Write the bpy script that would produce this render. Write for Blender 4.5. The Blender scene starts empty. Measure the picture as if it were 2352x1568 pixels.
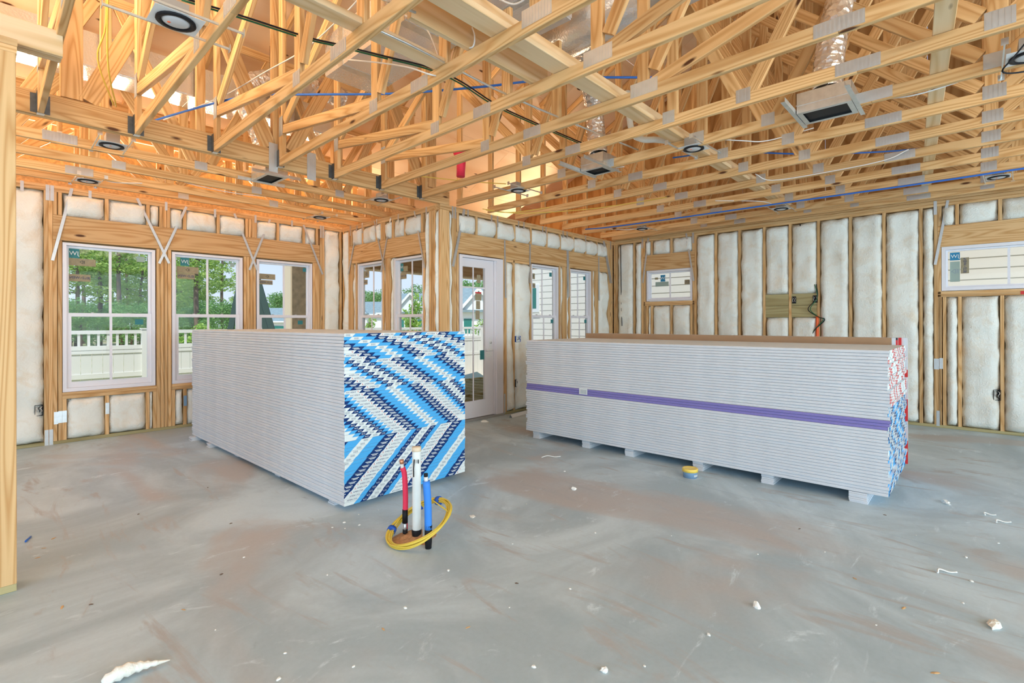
import bpy, bmesh, math, random
from mathutils import Vector, Matrix, noise
R = random.Random(7)
D = bpy.data
SC = bpy.context.scene
COL = SC.collection

# ------------------------------------------------------------------ camera
cam_d = D.cameras.new('camera')
cam = D.objects.new('camera', cam_d)
COL.objects.link(cam)
SC.camera = cam
YAW, ROLL = 0.7421, -0.0019
fwd = Vector((math.cos(YAW), math.sin(YAW), 0)); rgt = Vector((math.sin(YAW), -math.cos(YAW), 0)); upv = Vector((0, 0, 1))
r3 = rgt * math.cos(ROLL) + upv * math.sin(ROLL)
u3 = upv * math.cos(ROLL) - rgt * math.sin(ROLL)
M = Matrix((r3, u3, -fwd)).transposed().to_4x4()
M.translation = (0, 0, 1.42)
cam.matrix_world = M
cam_d.sensor_width = 36
cam_d.lens = 1164.476 / 2352 * 36
cam_d.shift_y = -(784 - 740.84) / 2352
cam_d.clip_start = 0.05
cam_d.clip_end = 400

# ------------------------------------------------------------------ world, sun, lamps, exposure
SC.view_settings.view_transform = 'Standard'
SC.view_settings.look = 'None'
SC.view_settings.exposure = 0.12
SC.view_settings.gamma = 1
SC.view_settings.use_curve_mapping = False
W = D.worlds.new('sky')
SC.world = W
W.use_nodes = True
wn = W.node_tree.nodes; wl = W.node_tree.links
wn.clear()
wo = wn.new('ShaderNodeOutputWorld'); wb = wn.new('ShaderNodeBackground')
tc = wn.new('ShaderNodeTexCoord'); sx = wn.new('ShaderNodeSeparateXYZ'); rp = wn.new('ShaderNodeValToRGB')
wl.new(tc.outputs['Generated'], sx.inputs[0]); wl.new(sx.outputs['Z'], rp.inputs[0])
rp.color_ramp.elements[0].position = 0.0; rp.color_ramp.elements[0].color = (0.76, 0.86, 1.0, 1)
rp.color_ramp.elements[1].position = 0.55; rp.color_ramp.elements[1].color = (0.36, 0.58, 1.0, 1)
wl.new(rp.outputs[0], wb.inputs['Color']); wb.inputs['Strength'].default_value = 1.0
wl.new(wb.outputs[0], wo.inputs[0])

def lamp(kind, name, loc, target, energy, color, size=(1, 1), spread=180):
    l = D.lights.new(name, kind); l.energy = energy; l.color = color
    if kind == 'AREA':
        l.shape = 'RECTANGLE'; l.size, l.size_y = size; l.spread = math.radians(spread)
    if kind == 'SUN': l.angle = math.radians(size[0])
    o = D.objects.new(name, l); COL.objects.link(o); o.location = loc
    o.rotation_euler = (Vector(target) - Vector(loc)).to_track_quat('-Z', 'Y').to_euler()
    return o
lamp('SUN', 'sun', (-16, -18, 34), (0, 0, 0), 3.7, (1.0, 0.95, 0.86), (2, 2))
# area lamps added behind the camera, standing in for unseen openings on two sides
lamp('AREA', 'fill_lamp_rear', (-4.6, -1.0, 1.7), (6, 4, 1.5), 215, (0.66, 0.86, 1.0), (6.5, 2.6))
lamp('AREA', 'fill_lamp_side', (2.5, -6.2, 1.8), (5, 4, 1.3), 420, (0.66, 0.86, 1.0), (8.0, 2.8))
# warm lamp added out of view on the left to brighten the roof space
lamp('AREA', 'attic_fill_left', (-2.2, 4.4, 4.3), (5, 6.0, 6.2), 190, (1.0, 0.78, 0.52), (3.0, 2.0), 100)
# lamp added along the nook eave, makes the deck glow behind the webs
lamp('AREA', 'attic_fill_eave', (1.9, 8.02, 3.36), (1.9, 2.0, 5.9), 85, (1.0, 0.82, 0.60), (6.4, 0.32), 105)
lamp('AREA', 'attic_fill_porch', (8.6, 6.9, 3.75), (1.0, 5.6, 4.7), 45, (1.0, 0.80, 0.56), (2.2, 0.9), 120)  # added lamp above the porch, warms the roof deck from the right
lamp('AREA', 'attic_fill_rear', (1.5, -5.2, 4.4), (4.5, 4, 5.6), 200, (1.0, 0.84, 0.64), (6.0, 1.4), 110)  # added lamp out of view at the rear, warms the main roof space

# ------------------------------------------------------------------ helpers: materials
def nm(name):
    m = D.materials.new(name); m.use_nodes = True
    nt = m.node_tree; b = nt.nodes['Principled BSDF']
    return m, nt, b, nt.nodes.new, nt.links.new
def plain(name, col, rough=0.6, metal=0.0, spec=0.5, var=0.0, nscale=8):
    m, nt, b, N, L = nm(name)
    b.inputs['Base Color'].default_value = (*col, 1); b.inputs['Roughness'].default_value = rough
    b.inputs['Metallic'].default_value = metal; b.inputs['Specular IOR Level'].default_value = spec
    if var:
        t = N('ShaderNodeTexCoord'); n = N('ShaderNodeTexNoise'); n.inputs['Scale'].default_value = nscale; n.inputs['Detail'].default_value = 4
        L(t.outputs['Object'], n.inputs['Vector'])
        h = N('ShaderNodeHueSaturation'); h.inputs['Color'].default_value = (*col, 1)
        mr = N('ShaderNodeMapRange'); mr.inputs['From Min'].default_value = 0.3; mr.inputs['From Max'].default_value = 0.7
        mr.inputs['To Min'].default_value = 1 - var; mr.inputs['To Max'].default_value = 1 + var
        L(n.outputs['Fac'], mr.inputs['Value']); L(mr.outputs['Result'], h.inputs['Value']); L(h.outputs['Color'], b.inputs['Base Color'])
    return m
def wood(name, light, dark, knot=(0.10, 0.035, 0.012), knots=True, rings=9.0, sx_=8.0, sz_=0.5, rough=0.62, hv=0.12, axis='Z'):
    m, nt, b, N, L = nm(name)
    t = N('ShaderNodeTexCoord'); oi = N('ShaderNodeObjectInfo'); mp = N('ShaderNodeMapping')
    L(t.outputs['Object'], mp.inputs['Vector'])
    sc = {'Z': (sx_, sx_, sz_), 'X': (sz_, sx_, sx_), 'Y': (sx_, sz_, sx_)}[axis]
    mp.inputs['Scale'].default_value = sc
    mul = N('ShaderNodeMath'); mul.operation = 'MULTIPLY'; mul.inputs[1].default_value = 37.0
    L(oi.outputs['Random'], mul.inputs[0])
    cmb = N('ShaderNodeCombineXYZ')
    for i in range(3): L(mul.outputs[0], cmb.inputs[i])
    L(cmb.outputs[0], mp.inputs['Location'])
    n1 = N('ShaderNodeTexNoise'); n1.inputs['Scale'].default_value = 1.0; n1.inputs['Detail'].default_value = 1.2; n1.inputs['Roughness'].default_value = 0.4
    L(mp.outputs[0], n1.inputs['Vector'])
    m1 = N('ShaderNodeMath'); m1.operation = 'MULTIPLY'; m1.inputs[1].default_value = rings; L(n1.outputs['Fac'], m1.inputs[0])
    pp = N('ShaderNodeMath'); pp.operation = 'PINGPONG'; pp.inputs[1].default_value = 0.5; L(m1.outputs[0], pp.inputs[0])
    mr = N('ShaderNodeMapRange'); mr.inputs['From Min'].default_value = 0.02; mr.inputs['From Max'].default_value = 0.34
    L(pp.outputs[0], mr.inputs['Value'])
    mp3 = N('ShaderNodeMapping'); mp3.inputs['Scale'].default_value = {'Z': (130, 130, 2.0), 'X': (2.0, 130, 130), 'Y': (130, 2.0, 130)}[axis]; L(t.outputs['Object'], mp3.inputs['Vector'])
    n2 = N('ShaderNodeTexNoise'); n2.inputs['Scale'].default_value = 1.0; n2.inputs['Detail'].default_value = 3
    L(mp3.outputs[0], n2.inputs['Vector'])
    mixf = N('ShaderNodeMath'); mixf.operation = 'MULTIPLY_ADD'; mixf.inputs[1].default_value = 0.35; L(n2.outputs['Fac'], mixf.inputs[0])
    mm = N('ShaderNodeMath'); mm.operation = 'MULTIPLY'; mm.inputs[1].default_value = 0.72; L(mr.outputs['Result'], mm.inputs[0]); L(mm.outputs[0], mixf.inputs[2])
    cr = N('ShaderNodeMix'); cr.data_type = 'RGBA'; cr.inputs['A'].default_value = (*dark, 1); cr.inputs['B'].default_value = (*light, 1)
    L(mixf.outputs[0], cr.inputs['Factor'])
    out = cr.outputs['Result']
    if knots:
        mp2 = N('ShaderNodeMapping'); ks = {'Z': (5.2, 5.2, 1.5), 'X': (1.5, 5.2, 5.2), 'Y': (5.2, 1.5, 5.2)}[axis]
        mp2.inputs['Scale'].default_value = ks; L(t.outputs['Object'], mp2.inputs['Vector']); L(cmb.outputs[0], mp2.inputs['Location'])
        v = N('ShaderNodeTexVoronoi'); v.inputs['Scale'].default_value = 1.0; L(mp2.outputs[0], v.inputs['Vector'])
        k = N('ShaderNodeMapRange'); k.inputs['From Min'].default_value = 0.055; k.inputs['From Max'].default_value = 0.10
        k.inputs['To Min'].default_value = 1.0; k.inputs['To Max'].default_value = 0.0; L(v.outputs['Distance'], k.inputs['Value'])
        kk = N('ShaderNodeMix'); kk.data_type = 'RGBA'; kk.inputs['B'].default_value = (*knot, 1); L(out, kk.inputs['A']); L(k.outputs['Result'], kk.inputs['Factor'])
        out = kk.outputs['Result']
    h = N('ShaderNodeHueSaturation')
    r2 = N('ShaderNodeMapRange'); r2.inputs['To Min'].default_value = 1 - hv; r2.inputs['To Max'].default_value = 1 + hv
    wnz = N('ShaderNodeTexWhiteNoise'); wnz.noise_dimensions = '1D'; L(oi.outputs['Random'], wnz.inputs['W'])
    L(wnz.outputs['Value'], r2.inputs['Value']); L(r2.outputs['Result'], h.inputs['Value']); L(out, h.inputs['Color'])
    L(h.outputs['Color'], b.inputs['Base Color']); b.inputs['Roughness'].default_value = rough
    b.inputs['Specular IOR Level'].default_value = 0.3
    return m

MT = {}
MT['pine'] = wood('pine_lumber', (0.73, 0.475, 0.23), (0.52, 0.265, 0.085), rings=11, hv=0.13)
MT['truss'] = wood('truss_pine', (0.77, 0.505, 0.24), (0.54, 0.275, 0.09), rings=11, hv=0.13)
MT['treated'] = wood('treated_lumber', (0.47, 0.40, 0.20), (0.33, 0.26, 0.11), rings=6)
MT['spf'] = wood('pale_board', (0.82, 0.62, 0.38), (0.66, 0.42, 0.19), rings=5)
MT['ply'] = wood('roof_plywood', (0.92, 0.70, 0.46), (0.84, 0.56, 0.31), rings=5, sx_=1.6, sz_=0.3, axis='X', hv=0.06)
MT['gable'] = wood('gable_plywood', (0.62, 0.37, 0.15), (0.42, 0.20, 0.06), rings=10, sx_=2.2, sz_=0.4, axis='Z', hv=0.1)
MT['osb'] = plain('wall_sheathing', (0.50, 0.33, 0.16), 0.8, var=0.25, nscale=30)
MT['soffit'] = wood('porch_ceiling_board', (0.58, 0.36, 0.18), (0.46, 0.25, 0.10), rings=5, axis='X', knots=False)
MT['vinyl'] = plain('white_vinyl', (0.80, 0.79, 0.82), 0.35)
MT['doorpaint'] = plain('white_door_paint', (0.80, 0.775, 0.80), 0.35)
MT['fence'] = plain('white_fence_vinyl', (0.74, 0.74, 0.70), 0.4)
MT['steel'] = plain('galvanised_steel', (0.56, 0.58, 0.58), 0.42, metal=0.7, var=0.05, nscale=15)
MT['dsteel'] = plain('dark_steel_hanger', (0.11, 0.12, 0.125), 0.5, metal=0.5, var=0.2, nscale=30)
MT['bsteel'] = plain('bright_steel', (0.70, 0.74, 0.74), 0.32, metal=0.85, var=0.08, nscale=20)
MT['black'] = plain('black_plastic', (0.012, 0.012, 0.014), 0.5, spec=0.2)
MT['white'] = plain('white_plastic', (0.80, 0.81, 0.80), 0.4)
MT['lens'] = plain('frosted_lens', (0.62, 0.63, 0.64), 0.5)
MT['grey'] = plain('grey_steel_box', (0.42, 0.40, 0.37), 0.45, metal=0.5)
MT['blueplastic'] = plain('blue_plastic', (0.01, 0.09, 0.45), 0.4)
MT['bluepex'] = plain('blue_tubing', (0.03, 0.16, 0.60), 0.4)
MT['bluesleeve'] = plain('blue_foam_sleeve', (0.035, 0.24, 0.76), 0.55)
MT['redsleeve'] = plain('red_foam_sleeve', (0.82, 0.03, 0.09), 0.55)
MT['copper'] = plain('copper_pipe', (0.75, 0.33, 0.18), 0.35, metal=0.8)
MT['pvc'] = plain('white_pvc', (0.80, 0.84, 0.80), 0.35, var=0.05)
MT['yellow'] = plain('yellow_wire', (0.72, 0.52, 0.06), 0.42)
MT['ycable'] = plain('yellow_cable', (0.75, 0.55, 0.10), 0.45)
MT['wcable'] = plain('white_cable', (0.78, 0.75, 0.70), 0.45)
MT['gcable'] = plain('green_wire', (0.01, 0.13, 0.05), 0.45)
MT['orange'] = plain('orange_conduit', (0.90, 0.13, 0.02), 0.45)
MT['paper'] = plain('drywall_paper', (0.645, 0.665, 0.685), 0.9, spec=0.15, var=0.05, nscale=5)
MT['papertop'] = plain('drywall_face_paper', (0.75, 0.85, 0.94), 0.9, spec=0.05, var=0.03, nscale=3)
MT['kraft'] = plain('brown_kraft_paper', (0.40, 0.25, 0.14), 0.75, var=0.06, nscale=4)
MT['purple'] = plain('purple_edge_tape', (0.22, 0.19, 0.48), 0.7)
MT['t_white'] = plain('tape_white', (0.75, 0.80, 0.77), 0.6)
MT['t_light'] = plain('tape_light_blue', (0.075, 0.40, 0.76), 0.6, spec=0.2)
MT['t_navy'] = plain('tape_navy', (0.006, 0.035, 0.15), 0.6, spec=0.15)
MT['t_grey'] = plain('tape_barcode_grey', (0.28, 0.33, 0.38), 0.6)
MT['t_red'] = plain('tape_red', (0.62, 0.03, 0.03), 0.6)
MT['t_black'] = plain('tape_black', (0.03, 0.03, 0.03), 0.6)
MT['sawdust'] = plain('soil_and_sawdust', (0.50, 0.27, 0.13), 0.95, var=0.3, nscale=60)
MT['crumb'] = plain('gypsum_crumb', (0.82, 0.82, 0.76), 0.95)
MT['shaving'] = plain('wood_shaving', (0.62, 0.38, 0.17), 0.9)
MT['darkchip'] = plain('dark_chip', (0.14, 0.09, 0.06), 0.9)
MT['tubyellow'] = plain('yellow_tub_lid', (0.86, 0.62, 0.10), 0.4)
MT['tubblue'] = plain('blue_grey_tub', (0.22, 0.36, 0.52), 0.4)
MT['sticker'] = plain('kraft_glass_sticker', (0.33, 0.28, 0.17), 0.7, var=0.12, nscale=25)
MT['sticker_teal'] = plain('teal_glass_sticker', (0.03, 0.21, 0.22), 0.6)
MT['sticker_blue'] = plain('blue_glass_sticker', (0.02, 0.22, 0.40), 0.6)
MT['sticker_grey'] = plain('grey_glass_sticker', (0.33, 0.42, 0.36), 0.6)
MT['roofgrey'] = plain('grey_shingle', (0.22, 0.30, 0.33), 0.85, var=0.12, nscale=3)
MT['siding'] = plain('white_lap_siding', (0.80, 0.79, 0.72), 0.6)
MT['housewhite'] = plain('white_house_wall', (0.80, 0.84, 0.84), 0.6)
MT['teal'] = plain('teal_window_glass', (0.03, 0.20, 0.17), 0.15)
MT['darkgreen'] = plain('dark_stained_timber', (0.035, 0.07, 0.06), 0.7)
MT['column'] = plain('stained_porch_column', (0.21, 0.16, 0.10), 0.75, var=0.35, nscale=7)
MT['columncream'] = plain('cream_column_trim', (0.75, 0.62, 0.44), 0.6)
MT['bark'] = plain('pine_bark', (0.17, 0.13, 0.10), 0.95, var=0.25, nscale=3)
MT['flag'] = plain('orange_flag', (0.95, 0.16, 0.05), 0.6)
MT['carpaint'] = plain('grey_car_paint', (0.10, 0.16, 0.18), 0.25, metal=0.3)
MT['tyre'] = plain('black_rubber', (0.02, 0.02, 0.02), 0.8)

def leafmat(name, a, b_):
    m, nt, b, N, L = nm(name)
    g = N('ShaderNodeNewGeometry'); mx = N('ShaderNodeMix'); mx.data_type = 'RGBA'
    mx.inputs['A'].default_value = (*a, 1); mx.inputs['B'].default_value = (*b_, 1)
    L(g.outputs['Random Per Island'], mx.inputs['Factor']); L(mx.outputs['Result'], b.inputs['Base Color'])
    b.inputs['Roughness'].default_value = 0.7
    tr = N('ShaderNodeBsdfTranslucent'); L(mx.outputs['Result'], tr.inputs['Color'])
    ms = N('ShaderNodeMixShader'); ms.inputs[0].default_value = 0.35
    L(b.outputs[0], ms.inputs[1]); L(tr.outputs[0], ms.inputs[2]); L(ms.outputs[0], nt.nodes['Material Output'].inputs['Surface'])
    return m
MT['needles'] = leafmat('pine_needles', (0.20, 0.36, 0.07), (0.42, 0.58, 0.15))
MT['leaves'] = leafmat('broad_leaves', (0.11, 0.27, 0.08), (0.27, 0.46, 0.15))
MT['leaves2'] = leafmat('bright_leaves', (0.22, 0.42, 0.06), (0.42, 0.60, 0.14))

def glassmat():
    m, nt, b, N, L = nm('window_glass'); nt.nodes.remove(b)
    t = N('ShaderNodeBsdfTransparent'); t.inputs['Color'].default_value = (0.97, 0.985, 0.98, 1)
    g = N('ShaderNodeBsdfGlossy'); g.inputs['Roughness'].default_value = 0.03
    lw = N('ShaderNodeLayerWeight'); pw = N('ShaderNodeMath'); pw.operation = 'POWER'; pw.inputs[1].default_value = 5.0; L(lw.outputs['Facing'], pw.inputs[0])
    f = N('ShaderNodeMath'); f.operation = 'MULTIPLY_ADD'; f.inputs[1].default_value = 0.35; f.inputs[2].default_value = 0.008; L(pw.outputs[0], f.inputs[0])
    s = N('ShaderNodeMixShader'); L(f.outputs[0], s.inputs[0]); L(t.outputs[0], s.inputs[1]); L(g.outputs[0], s.inputs[2])
    L(s.outputs[0], nt.nodes['Material Output'].inputs['Surface']); return m
MT['glass'] = glassmat()

def battmat():
    m, nt, b, N, L = nm('fibreglass_batt')
    t = N('ShaderNodeTexCoord'); n = N('ShaderNodeTexNoise'); n.inputs['Scale'].default_value = 5; n.inputs['Detail'].default_value = 5; n.inputs['Roughness'].default_value = 0.6
    n.inputs['Distortion'].default_value = 0.7
    L(t.outputs['Object'], n.inputs['Vector'])
    c = N('ShaderNodeValToRGB'); c.color_ramp.elements[0].position = 0.28; c.color_ramp.elements[0].color = (0.80, 0.735, 0.60, 1)
    c.color_ramp.elements[1].position = 0.52; c.color_ramp.elements[1].color = (0.86, 0.865, 0.785, 1)
    L(n.outputs['Fac'], c.inputs[0]); L(c.outputs[0], b.inputs['Base Color']); b.inputs['Roughness'].default_value = 1.0
    b.inputs['Specular IOR Level'].default_value = 0.05
    n2 = N('ShaderNodeTexNoise'); n2.inputs['Scale'].default_value = 28; n2.inputs['Detail'].default_value = 6; n2.inputs['Distortion'].default_value = 1.5
    L(t.outputs['Object'], n2.inputs['Vector'])
    bp = N('ShaderNodeBump'); bp.inputs['Strength'].default_value = 0.45; bp.inputs['Distance'].default_value = 0.02
    L(n2.outputs['Fac'], bp.inputs['Height']); L(bp.outputs[0], b.inputs['Normal']); return m
MT['batt'] = battmat()

def foilmat(name, col, scale, strength, rough):
    m, nt, b, N, L = nm(name)
    t = N('ShaderNodeTexCoord'); n = N('ShaderNodeTexVoronoi'); n.inputs['Scale'].default_value = scale
    n2 = N('ShaderNodeTexNoise'); n2.inputs['Scale'].default_value = scale * 0.5; n2.inputs['Detail'].default_value = 4
    L(t.outputs['Object'], n.inputs['Vector']); L(t.outputs['Object'], n2.inputs['Vector'])
    a = N('ShaderNodeMath'); a.operation = 'ADD'; L(n.outputs['Distance'], a.inputs[0]); L(n2.outputs['Fac'], a.inputs[1])
    bp = N('ShaderNodeBump'); bp.inputs['Strength'].default_value = strength; bp.inputs['Distance'].default_value = 0.02
    L(a.outputs[0], bp.inputs['Height']); L(bp.outputs[0], b.inputs['Normal'])
    b.inputs['Base Color'].default_value = (*col, 1); b.inputs['Metallic'].default_value = 0.7; b.inputs['Roughness'].default_value = rough
    return m
MT['foil'] = foilmat('duct_board_foil', (0.86, 0.86, 0.84), 60, 0.10, 0.24)
MT['flexfoil'] = foilmat('flexible_duct_film', (0.80, 0.74, 0.68), 22, 0.7, 0.22)

def floormat():
    m, nt, b, N, L = nm('concrete_slab')
    t = N('ShaderNodeTexCoord'); g = t.outputs['Object']
    def noise_(scale, detail, dist, rough=0.55, sc=(1, 1, 1), rot=0):
        mp = N('ShaderNodeMapping'); mp.inputs['Scale'].default_value = sc; mp.inputs['Rotation'].default_value = (0, 0, rot); L(g, mp.inputs['Vector'])
        n = N('ShaderNodeTexNoise'); n.inputs['Scale'].default_value = scale; n.inputs['Detail'].default_value = detail
        n.inputs['Distortion'].default_value = dist; n.inputs['Roughness'].default_value = rough; L(mp.outputs[0], n.inputs['Vector']); return n.outputs['Fac']
    def ramp(fac, p0, p1):
        r = N('ShaderNodeMapRange'); r.interpolation_type = 'SMOOTHSTEP'; r.inputs['From Min'].default_value = p0; r.inputs['From Max'].default_value = p1; L(fac, r.inputs['Value']); return r.outputs['Result']
    def mix(f, A, B):
        x = N('ShaderNodeMix'); x.data_type = 'RGBA'; L(f, x.inputs['Factor'])
        for s, v in (('A', A), ('B', B)):
            if isinstance(v, tuple): x.inputs[s].default_value = (*v, 1)
            else: L(v, x.inputs[s])
        return x.outputs['Result']
    base = mix(ramp(noise_(0.8, 5, 1.2, 0.6), 0.38, 0.66), (0.37, 0.47, 0.515), (0.55, 0.665, 0.715))
    st = mix(ramp(noise_(0.62, 4, 1.0, 0.5, (1.5, 0.8, 1), 0.8), 0.50, 0.68), base, (0.46, 0.45, 0.435))
    st = mix(ramp(noise_(2.6, 8, 2.0, 0.7, (1.6, 0.6, 1), 0.7), 0.60, 0.78), st, (0.33, 0.41, 0.45))
    st = mix(ramp(noise_(1.7, 9, 2.5, 0.72, (0.7, 1.6, 1), 0.5), 0.57, 0.72), st, (0.66, 0.77, 0.82))
    st = mix(ramp(noise_(1.1, 6, 3.0, 0.62, (2.2, 0.5, 1), 0.75), 0.56, 0.70), st, (0.41, 0.425, 0.425))
    fine = noise_(40, 6, 0, 0.7)
    hs = N('ShaderNodeHueSaturation'); L(st, hs.inputs['Color'])
    r = N('ShaderNodeMapRange'); r.inputs['To Min'].default_value = 0.90; r.inputs['To Max'].default_value = 1.10; L(fine, r.inputs['Value']); L(r.outputs[0], hs.inputs['Value'])
    L(hs.outputs[0], b.inputs['Base Color'])
    rr = N('ShaderNodeMapRange'); rr.inputs['To Min'].default_value = 0.34; rr.inputs['To Max'].default_value = 0.62; L(noise_(1.5, 4, 1), rr.inputs['Value']); L(rr.outputs[0], b.inputs['Roughness'])
    bp = N('ShaderNodeBump'); bp.inputs['Strength'].default_value = 0.06; bp.inputs['Distance'].default_value = 0.01; L(noise_(6, 8, 0.5), bp.inputs['Height']); L(bp.outputs[0], b.inputs['Normal'])
    return m
MT['floor'] = floormat()
def groundmat():
    m, nt, b, N, L = nm('sandy_ground')
    t = N('ShaderNodeTexCoord'); n = N('ShaderNodeTexNoise'); n.inputs['Scale'].default_value = 0.22; n.inputs['Detail'].default_value = 7; L(t.outputs['Object'], n.inputs['Vector'])
    c = N('ShaderNodeValToRGB'); e = c.color_ramp.elements; e[0].position = 0.45; e[0].color = (0.66, 0.52, 0.36, 1); e[1].position = 0.58; e[1].color = (0.34, 0.36, 0.12, 1)
    L(n.outputs['Fac'], c.inputs[0]); L(c.outputs[0], b.inputs['Base Color']); b.inputs['Roughness'].default_value = 0.95; return m
MT['ground'] = groundmat()

# ------------------------------------------------------------------ helpers: objects
def link(o, parent=None):
    COL.objects.link(o)
    if parent is not None: o.parent = parent
    return o
def tag(o, label=None, cat=None, group=None, kind=None):
    if label: o['label'] = label
    if cat: o['category'] = cat
    if group: o['group'] = group
    if kind: o['kind'] = kind
    return o
def empty(name, loc=(0, 0, 0), rotz=0.0):
    o = D.objects.new(name, None); o.empty_display_size = 0.1; link(o); o.location = loc; o.rotation_euler = (0, 0, rotz); return o
def root(name, loc, label, cat, group=None, rotz=0.0):
    return tag(empty(name, loc, rotz), label, cat, group)
def mesh(name, vs, fs, mats, smooth=False, fm=None):
    me = D.meshes.new(name); me.from_pydata([tuple(v) for v in vs], [], fs)
    for m in (mats if isinstance(mats, (list, tuple)) else [mats]): me.materials.append(MT[m] if isinstance(m, str) else m)
    if fm: me.polygons.foreach_set('material_index', fm)
    if smooth: me.polygons.foreach_set('use_smooth', [True] * len(me.polygons))
    me.update(); return me
def obj(name, me, parent=None, loc=(0, 0, 0), rot=(0, 0, 0)):
    o = D.objects.new(name, me); link(o, parent); o.location = loc; o.rotation_euler = rot; return o
class MB:
    """collects shapes, in the coordinates of the object that is built from them"""
    def __init__(s): s.v = []; s.f = []; s.m = []; s.sm = []
    def add(s, vs, fs, mi=0, smooth=False):
        k = len(s.v); s.v += [tuple(v) for v in vs]; s.f += [tuple(i + k for i in f) for f in fs]; s.m += [mi] * len(fs); s.sm += [smooth] * len(fs); return s
    def box(s, x0, x1, y0, y1, z0, z1, mi=0, c=0.0):
        if x0 > x1: x0, x1 = x1, x0
        if y0 > y1: y0, y1 = y1, y0
        if z0 > z1: z0, z1 = z1, z0
        v = [(x, y, z) for z in (z0, z1) for y in (y0, y1) for x in (x0, x1)]
        return s.add(v, [(0, 2, 3, 1), (4, 5, 7, 6), (0, 1, 5, 4), (2, 6, 7, 3), (0, 4, 6, 2), (1, 3, 7, 5)], mi)
    def tube(s, pts, r, n=6, mi=0, caps=True, prof=None):
        pts = [Vector(p) for p in pts]; vs = []; fs = []
        ref = None
        for i, p in enumerate(pts):
            d = (pts[min(i + 1, len(pts) - 1)] - pts[max(i - 1, 0)]).normalized()
            if ref is None: ref = Vector((0, 0, 1)) if abs(d.z) < 0.9 else Vector((1, 0, 0))
            a = d.cross(ref)
            if a.length < 1e-4: a = d.orthogonal()
            a.normalize(); b = a.cross(d).normalized(); ref = b
            ri = r[i] if isinstance(r, (list, tuple)) else r
            for k in range(n):
                t = 2 * math.pi * k / n; vs.append(p + a * math.cos(t) * ri + b * math.sin(t) * ri)
        for i in range(len(pts) - 1):
            for k in range(n):
                fs.append((i * n + k, i * n + (k + 1) % n, (i + 1) * n + (k + 1) % n, (i + 1) * n + k))
        s.add(vs, fs, mi, True)
        if caps:
            k0 = len(s.v) - len(vs); s.f.append(tuple(k0 + i for i in reversed(range(n)))); s.f.append(tuple(k0 + (len(pts) - 1) * n + i for i in range(n))); s.m += [mi, mi]; s.sm += [False, False]
        return s
    def lathe(s, prof, n=24, mi=0, c=(0, 0, 0), smooth=True):
        vs = []; fs = []
        for r, z in prof:
            for k in range(n): t = 2 * math.pi * k / n; vs.append((c[0] + r * math.cos(t), c[1] + r * math.sin(t), c[2] + z))
        for i in range(len(prof) - 1):
            for k in range(n): fs.append((i * n + k, i * n + (k + 1) % n, (i + 1) * n + (k + 1) % n, (i + 1) * n + k))
        return s.add(vs, fs, mi, smooth)
    def me(s, name, mats):
        me = mesh(name, s.v, s.f, mats, fm=s.m); me.polygons.foreach_set('use_smooth', s.sm); return me
    def build(s, name, mats, parent=None, loc=(0, 0, 0), rot=(0, 0, 0)):
        return obj(name, s.me(name, mats), parent, loc, rot)
def bxo(name, mat, parent, x0, x1, y0, y1, z0, z1):
    """one box object; world coordinates, parent empties are unrotated"""
    c = Vector(((x0 + x1) / 2, (y0 + y1) / 2, (z0 + z1) / 2)); h = (abs(x1 - x0) / 2, abs(y1 - y0) / 2, abs(z1 - z0) / 2)
    o = MB().box(-h[0], h[0], -h[1], h[1], -h[2], h[2]).build(name, mat, parent)
    o.location = c - (Vector(parent.location) if parent else Vector()); return o
LC = {}
def lum_mesh(w, d, l, mat):
    k = (round(w, 4), round(d, 4), round(l, 3), mat)
    if k not in LC:
        b = 0.003 if min(w, d) > 0.02 else 0.0008
        def ring(z, i): return [(sx * (w / 2 - i * a), sy * (d / 2 - i * e), z) for sx, sy, a, e in ((-1, -1, 1, 0), (1, -1, 1, 0), (1, -1, 0, 1), (1, 1, 0, 1), (1, 1, 1, 0), (-1, 1, 1, 0), (-1, 1, 0, 1), (-1, -1, 0, 1))]
        vs = ring(-l / 2, b) + ring(l / 2, b)
        fs = [tuple(reversed(range(8))), tuple(range(8, 16))] + [(i, (i + 1) % 8, 8 + (i + 1) % 8, 8 + i) for i in range(8)]
        LC[k] = mesh('lumber', vs, fs, mat)
    return LC[k]
def lumber(name, parent, x0, x1, y0, y1, z0, z1, mat='pine'):
    """sawn board between world limits; local Z runs along the grain"""
    c = Vector(((x0 + x1) / 2, (y0 + y1) / 2, (z0 + z1) / 2)); dx, dy, dz = abs(x1 - x0), abs(y1 - y0), abs(z1 - z0)
    if dz >= dx and dz >= dy: w, d, l, rot = dx, dy, dz, (0, 0, 0)
    elif dx >= dy: w, d, l, rot = dz, dy, dx, (0, math.pi / 2, 0)
    else: w, d, l, rot = dx, dz, dy, (-math.pi / 2, 0, 0)
    o = obj(name, lum_mesh(w, d, l, mat), parent); o.rotation_euler = rot
    o.location = c - (Vector(parent.location) if parent else Vector()); return o
def bar(name, parent, p0, p1, w, d, mat, side=(1, 0, 0)):
    """board from p0 to p1 (local to parent), width w along `side`"""
    p0, p1 = Vector(p0), Vector(p1); z = (p1 - p0).normalized(); x = Vector(side); x = (x - z * x.dot(z)).normalized(); y = z.cross(x)
    o = obj(name, lum_mesh(w, d, (p1 - p0).length, mat), parent)
    o.matrix_local = Matrix.Translation((p0 + p1) / 2) @ Matrix((x, y, z)).transposed().to_4x4(); return o
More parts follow.
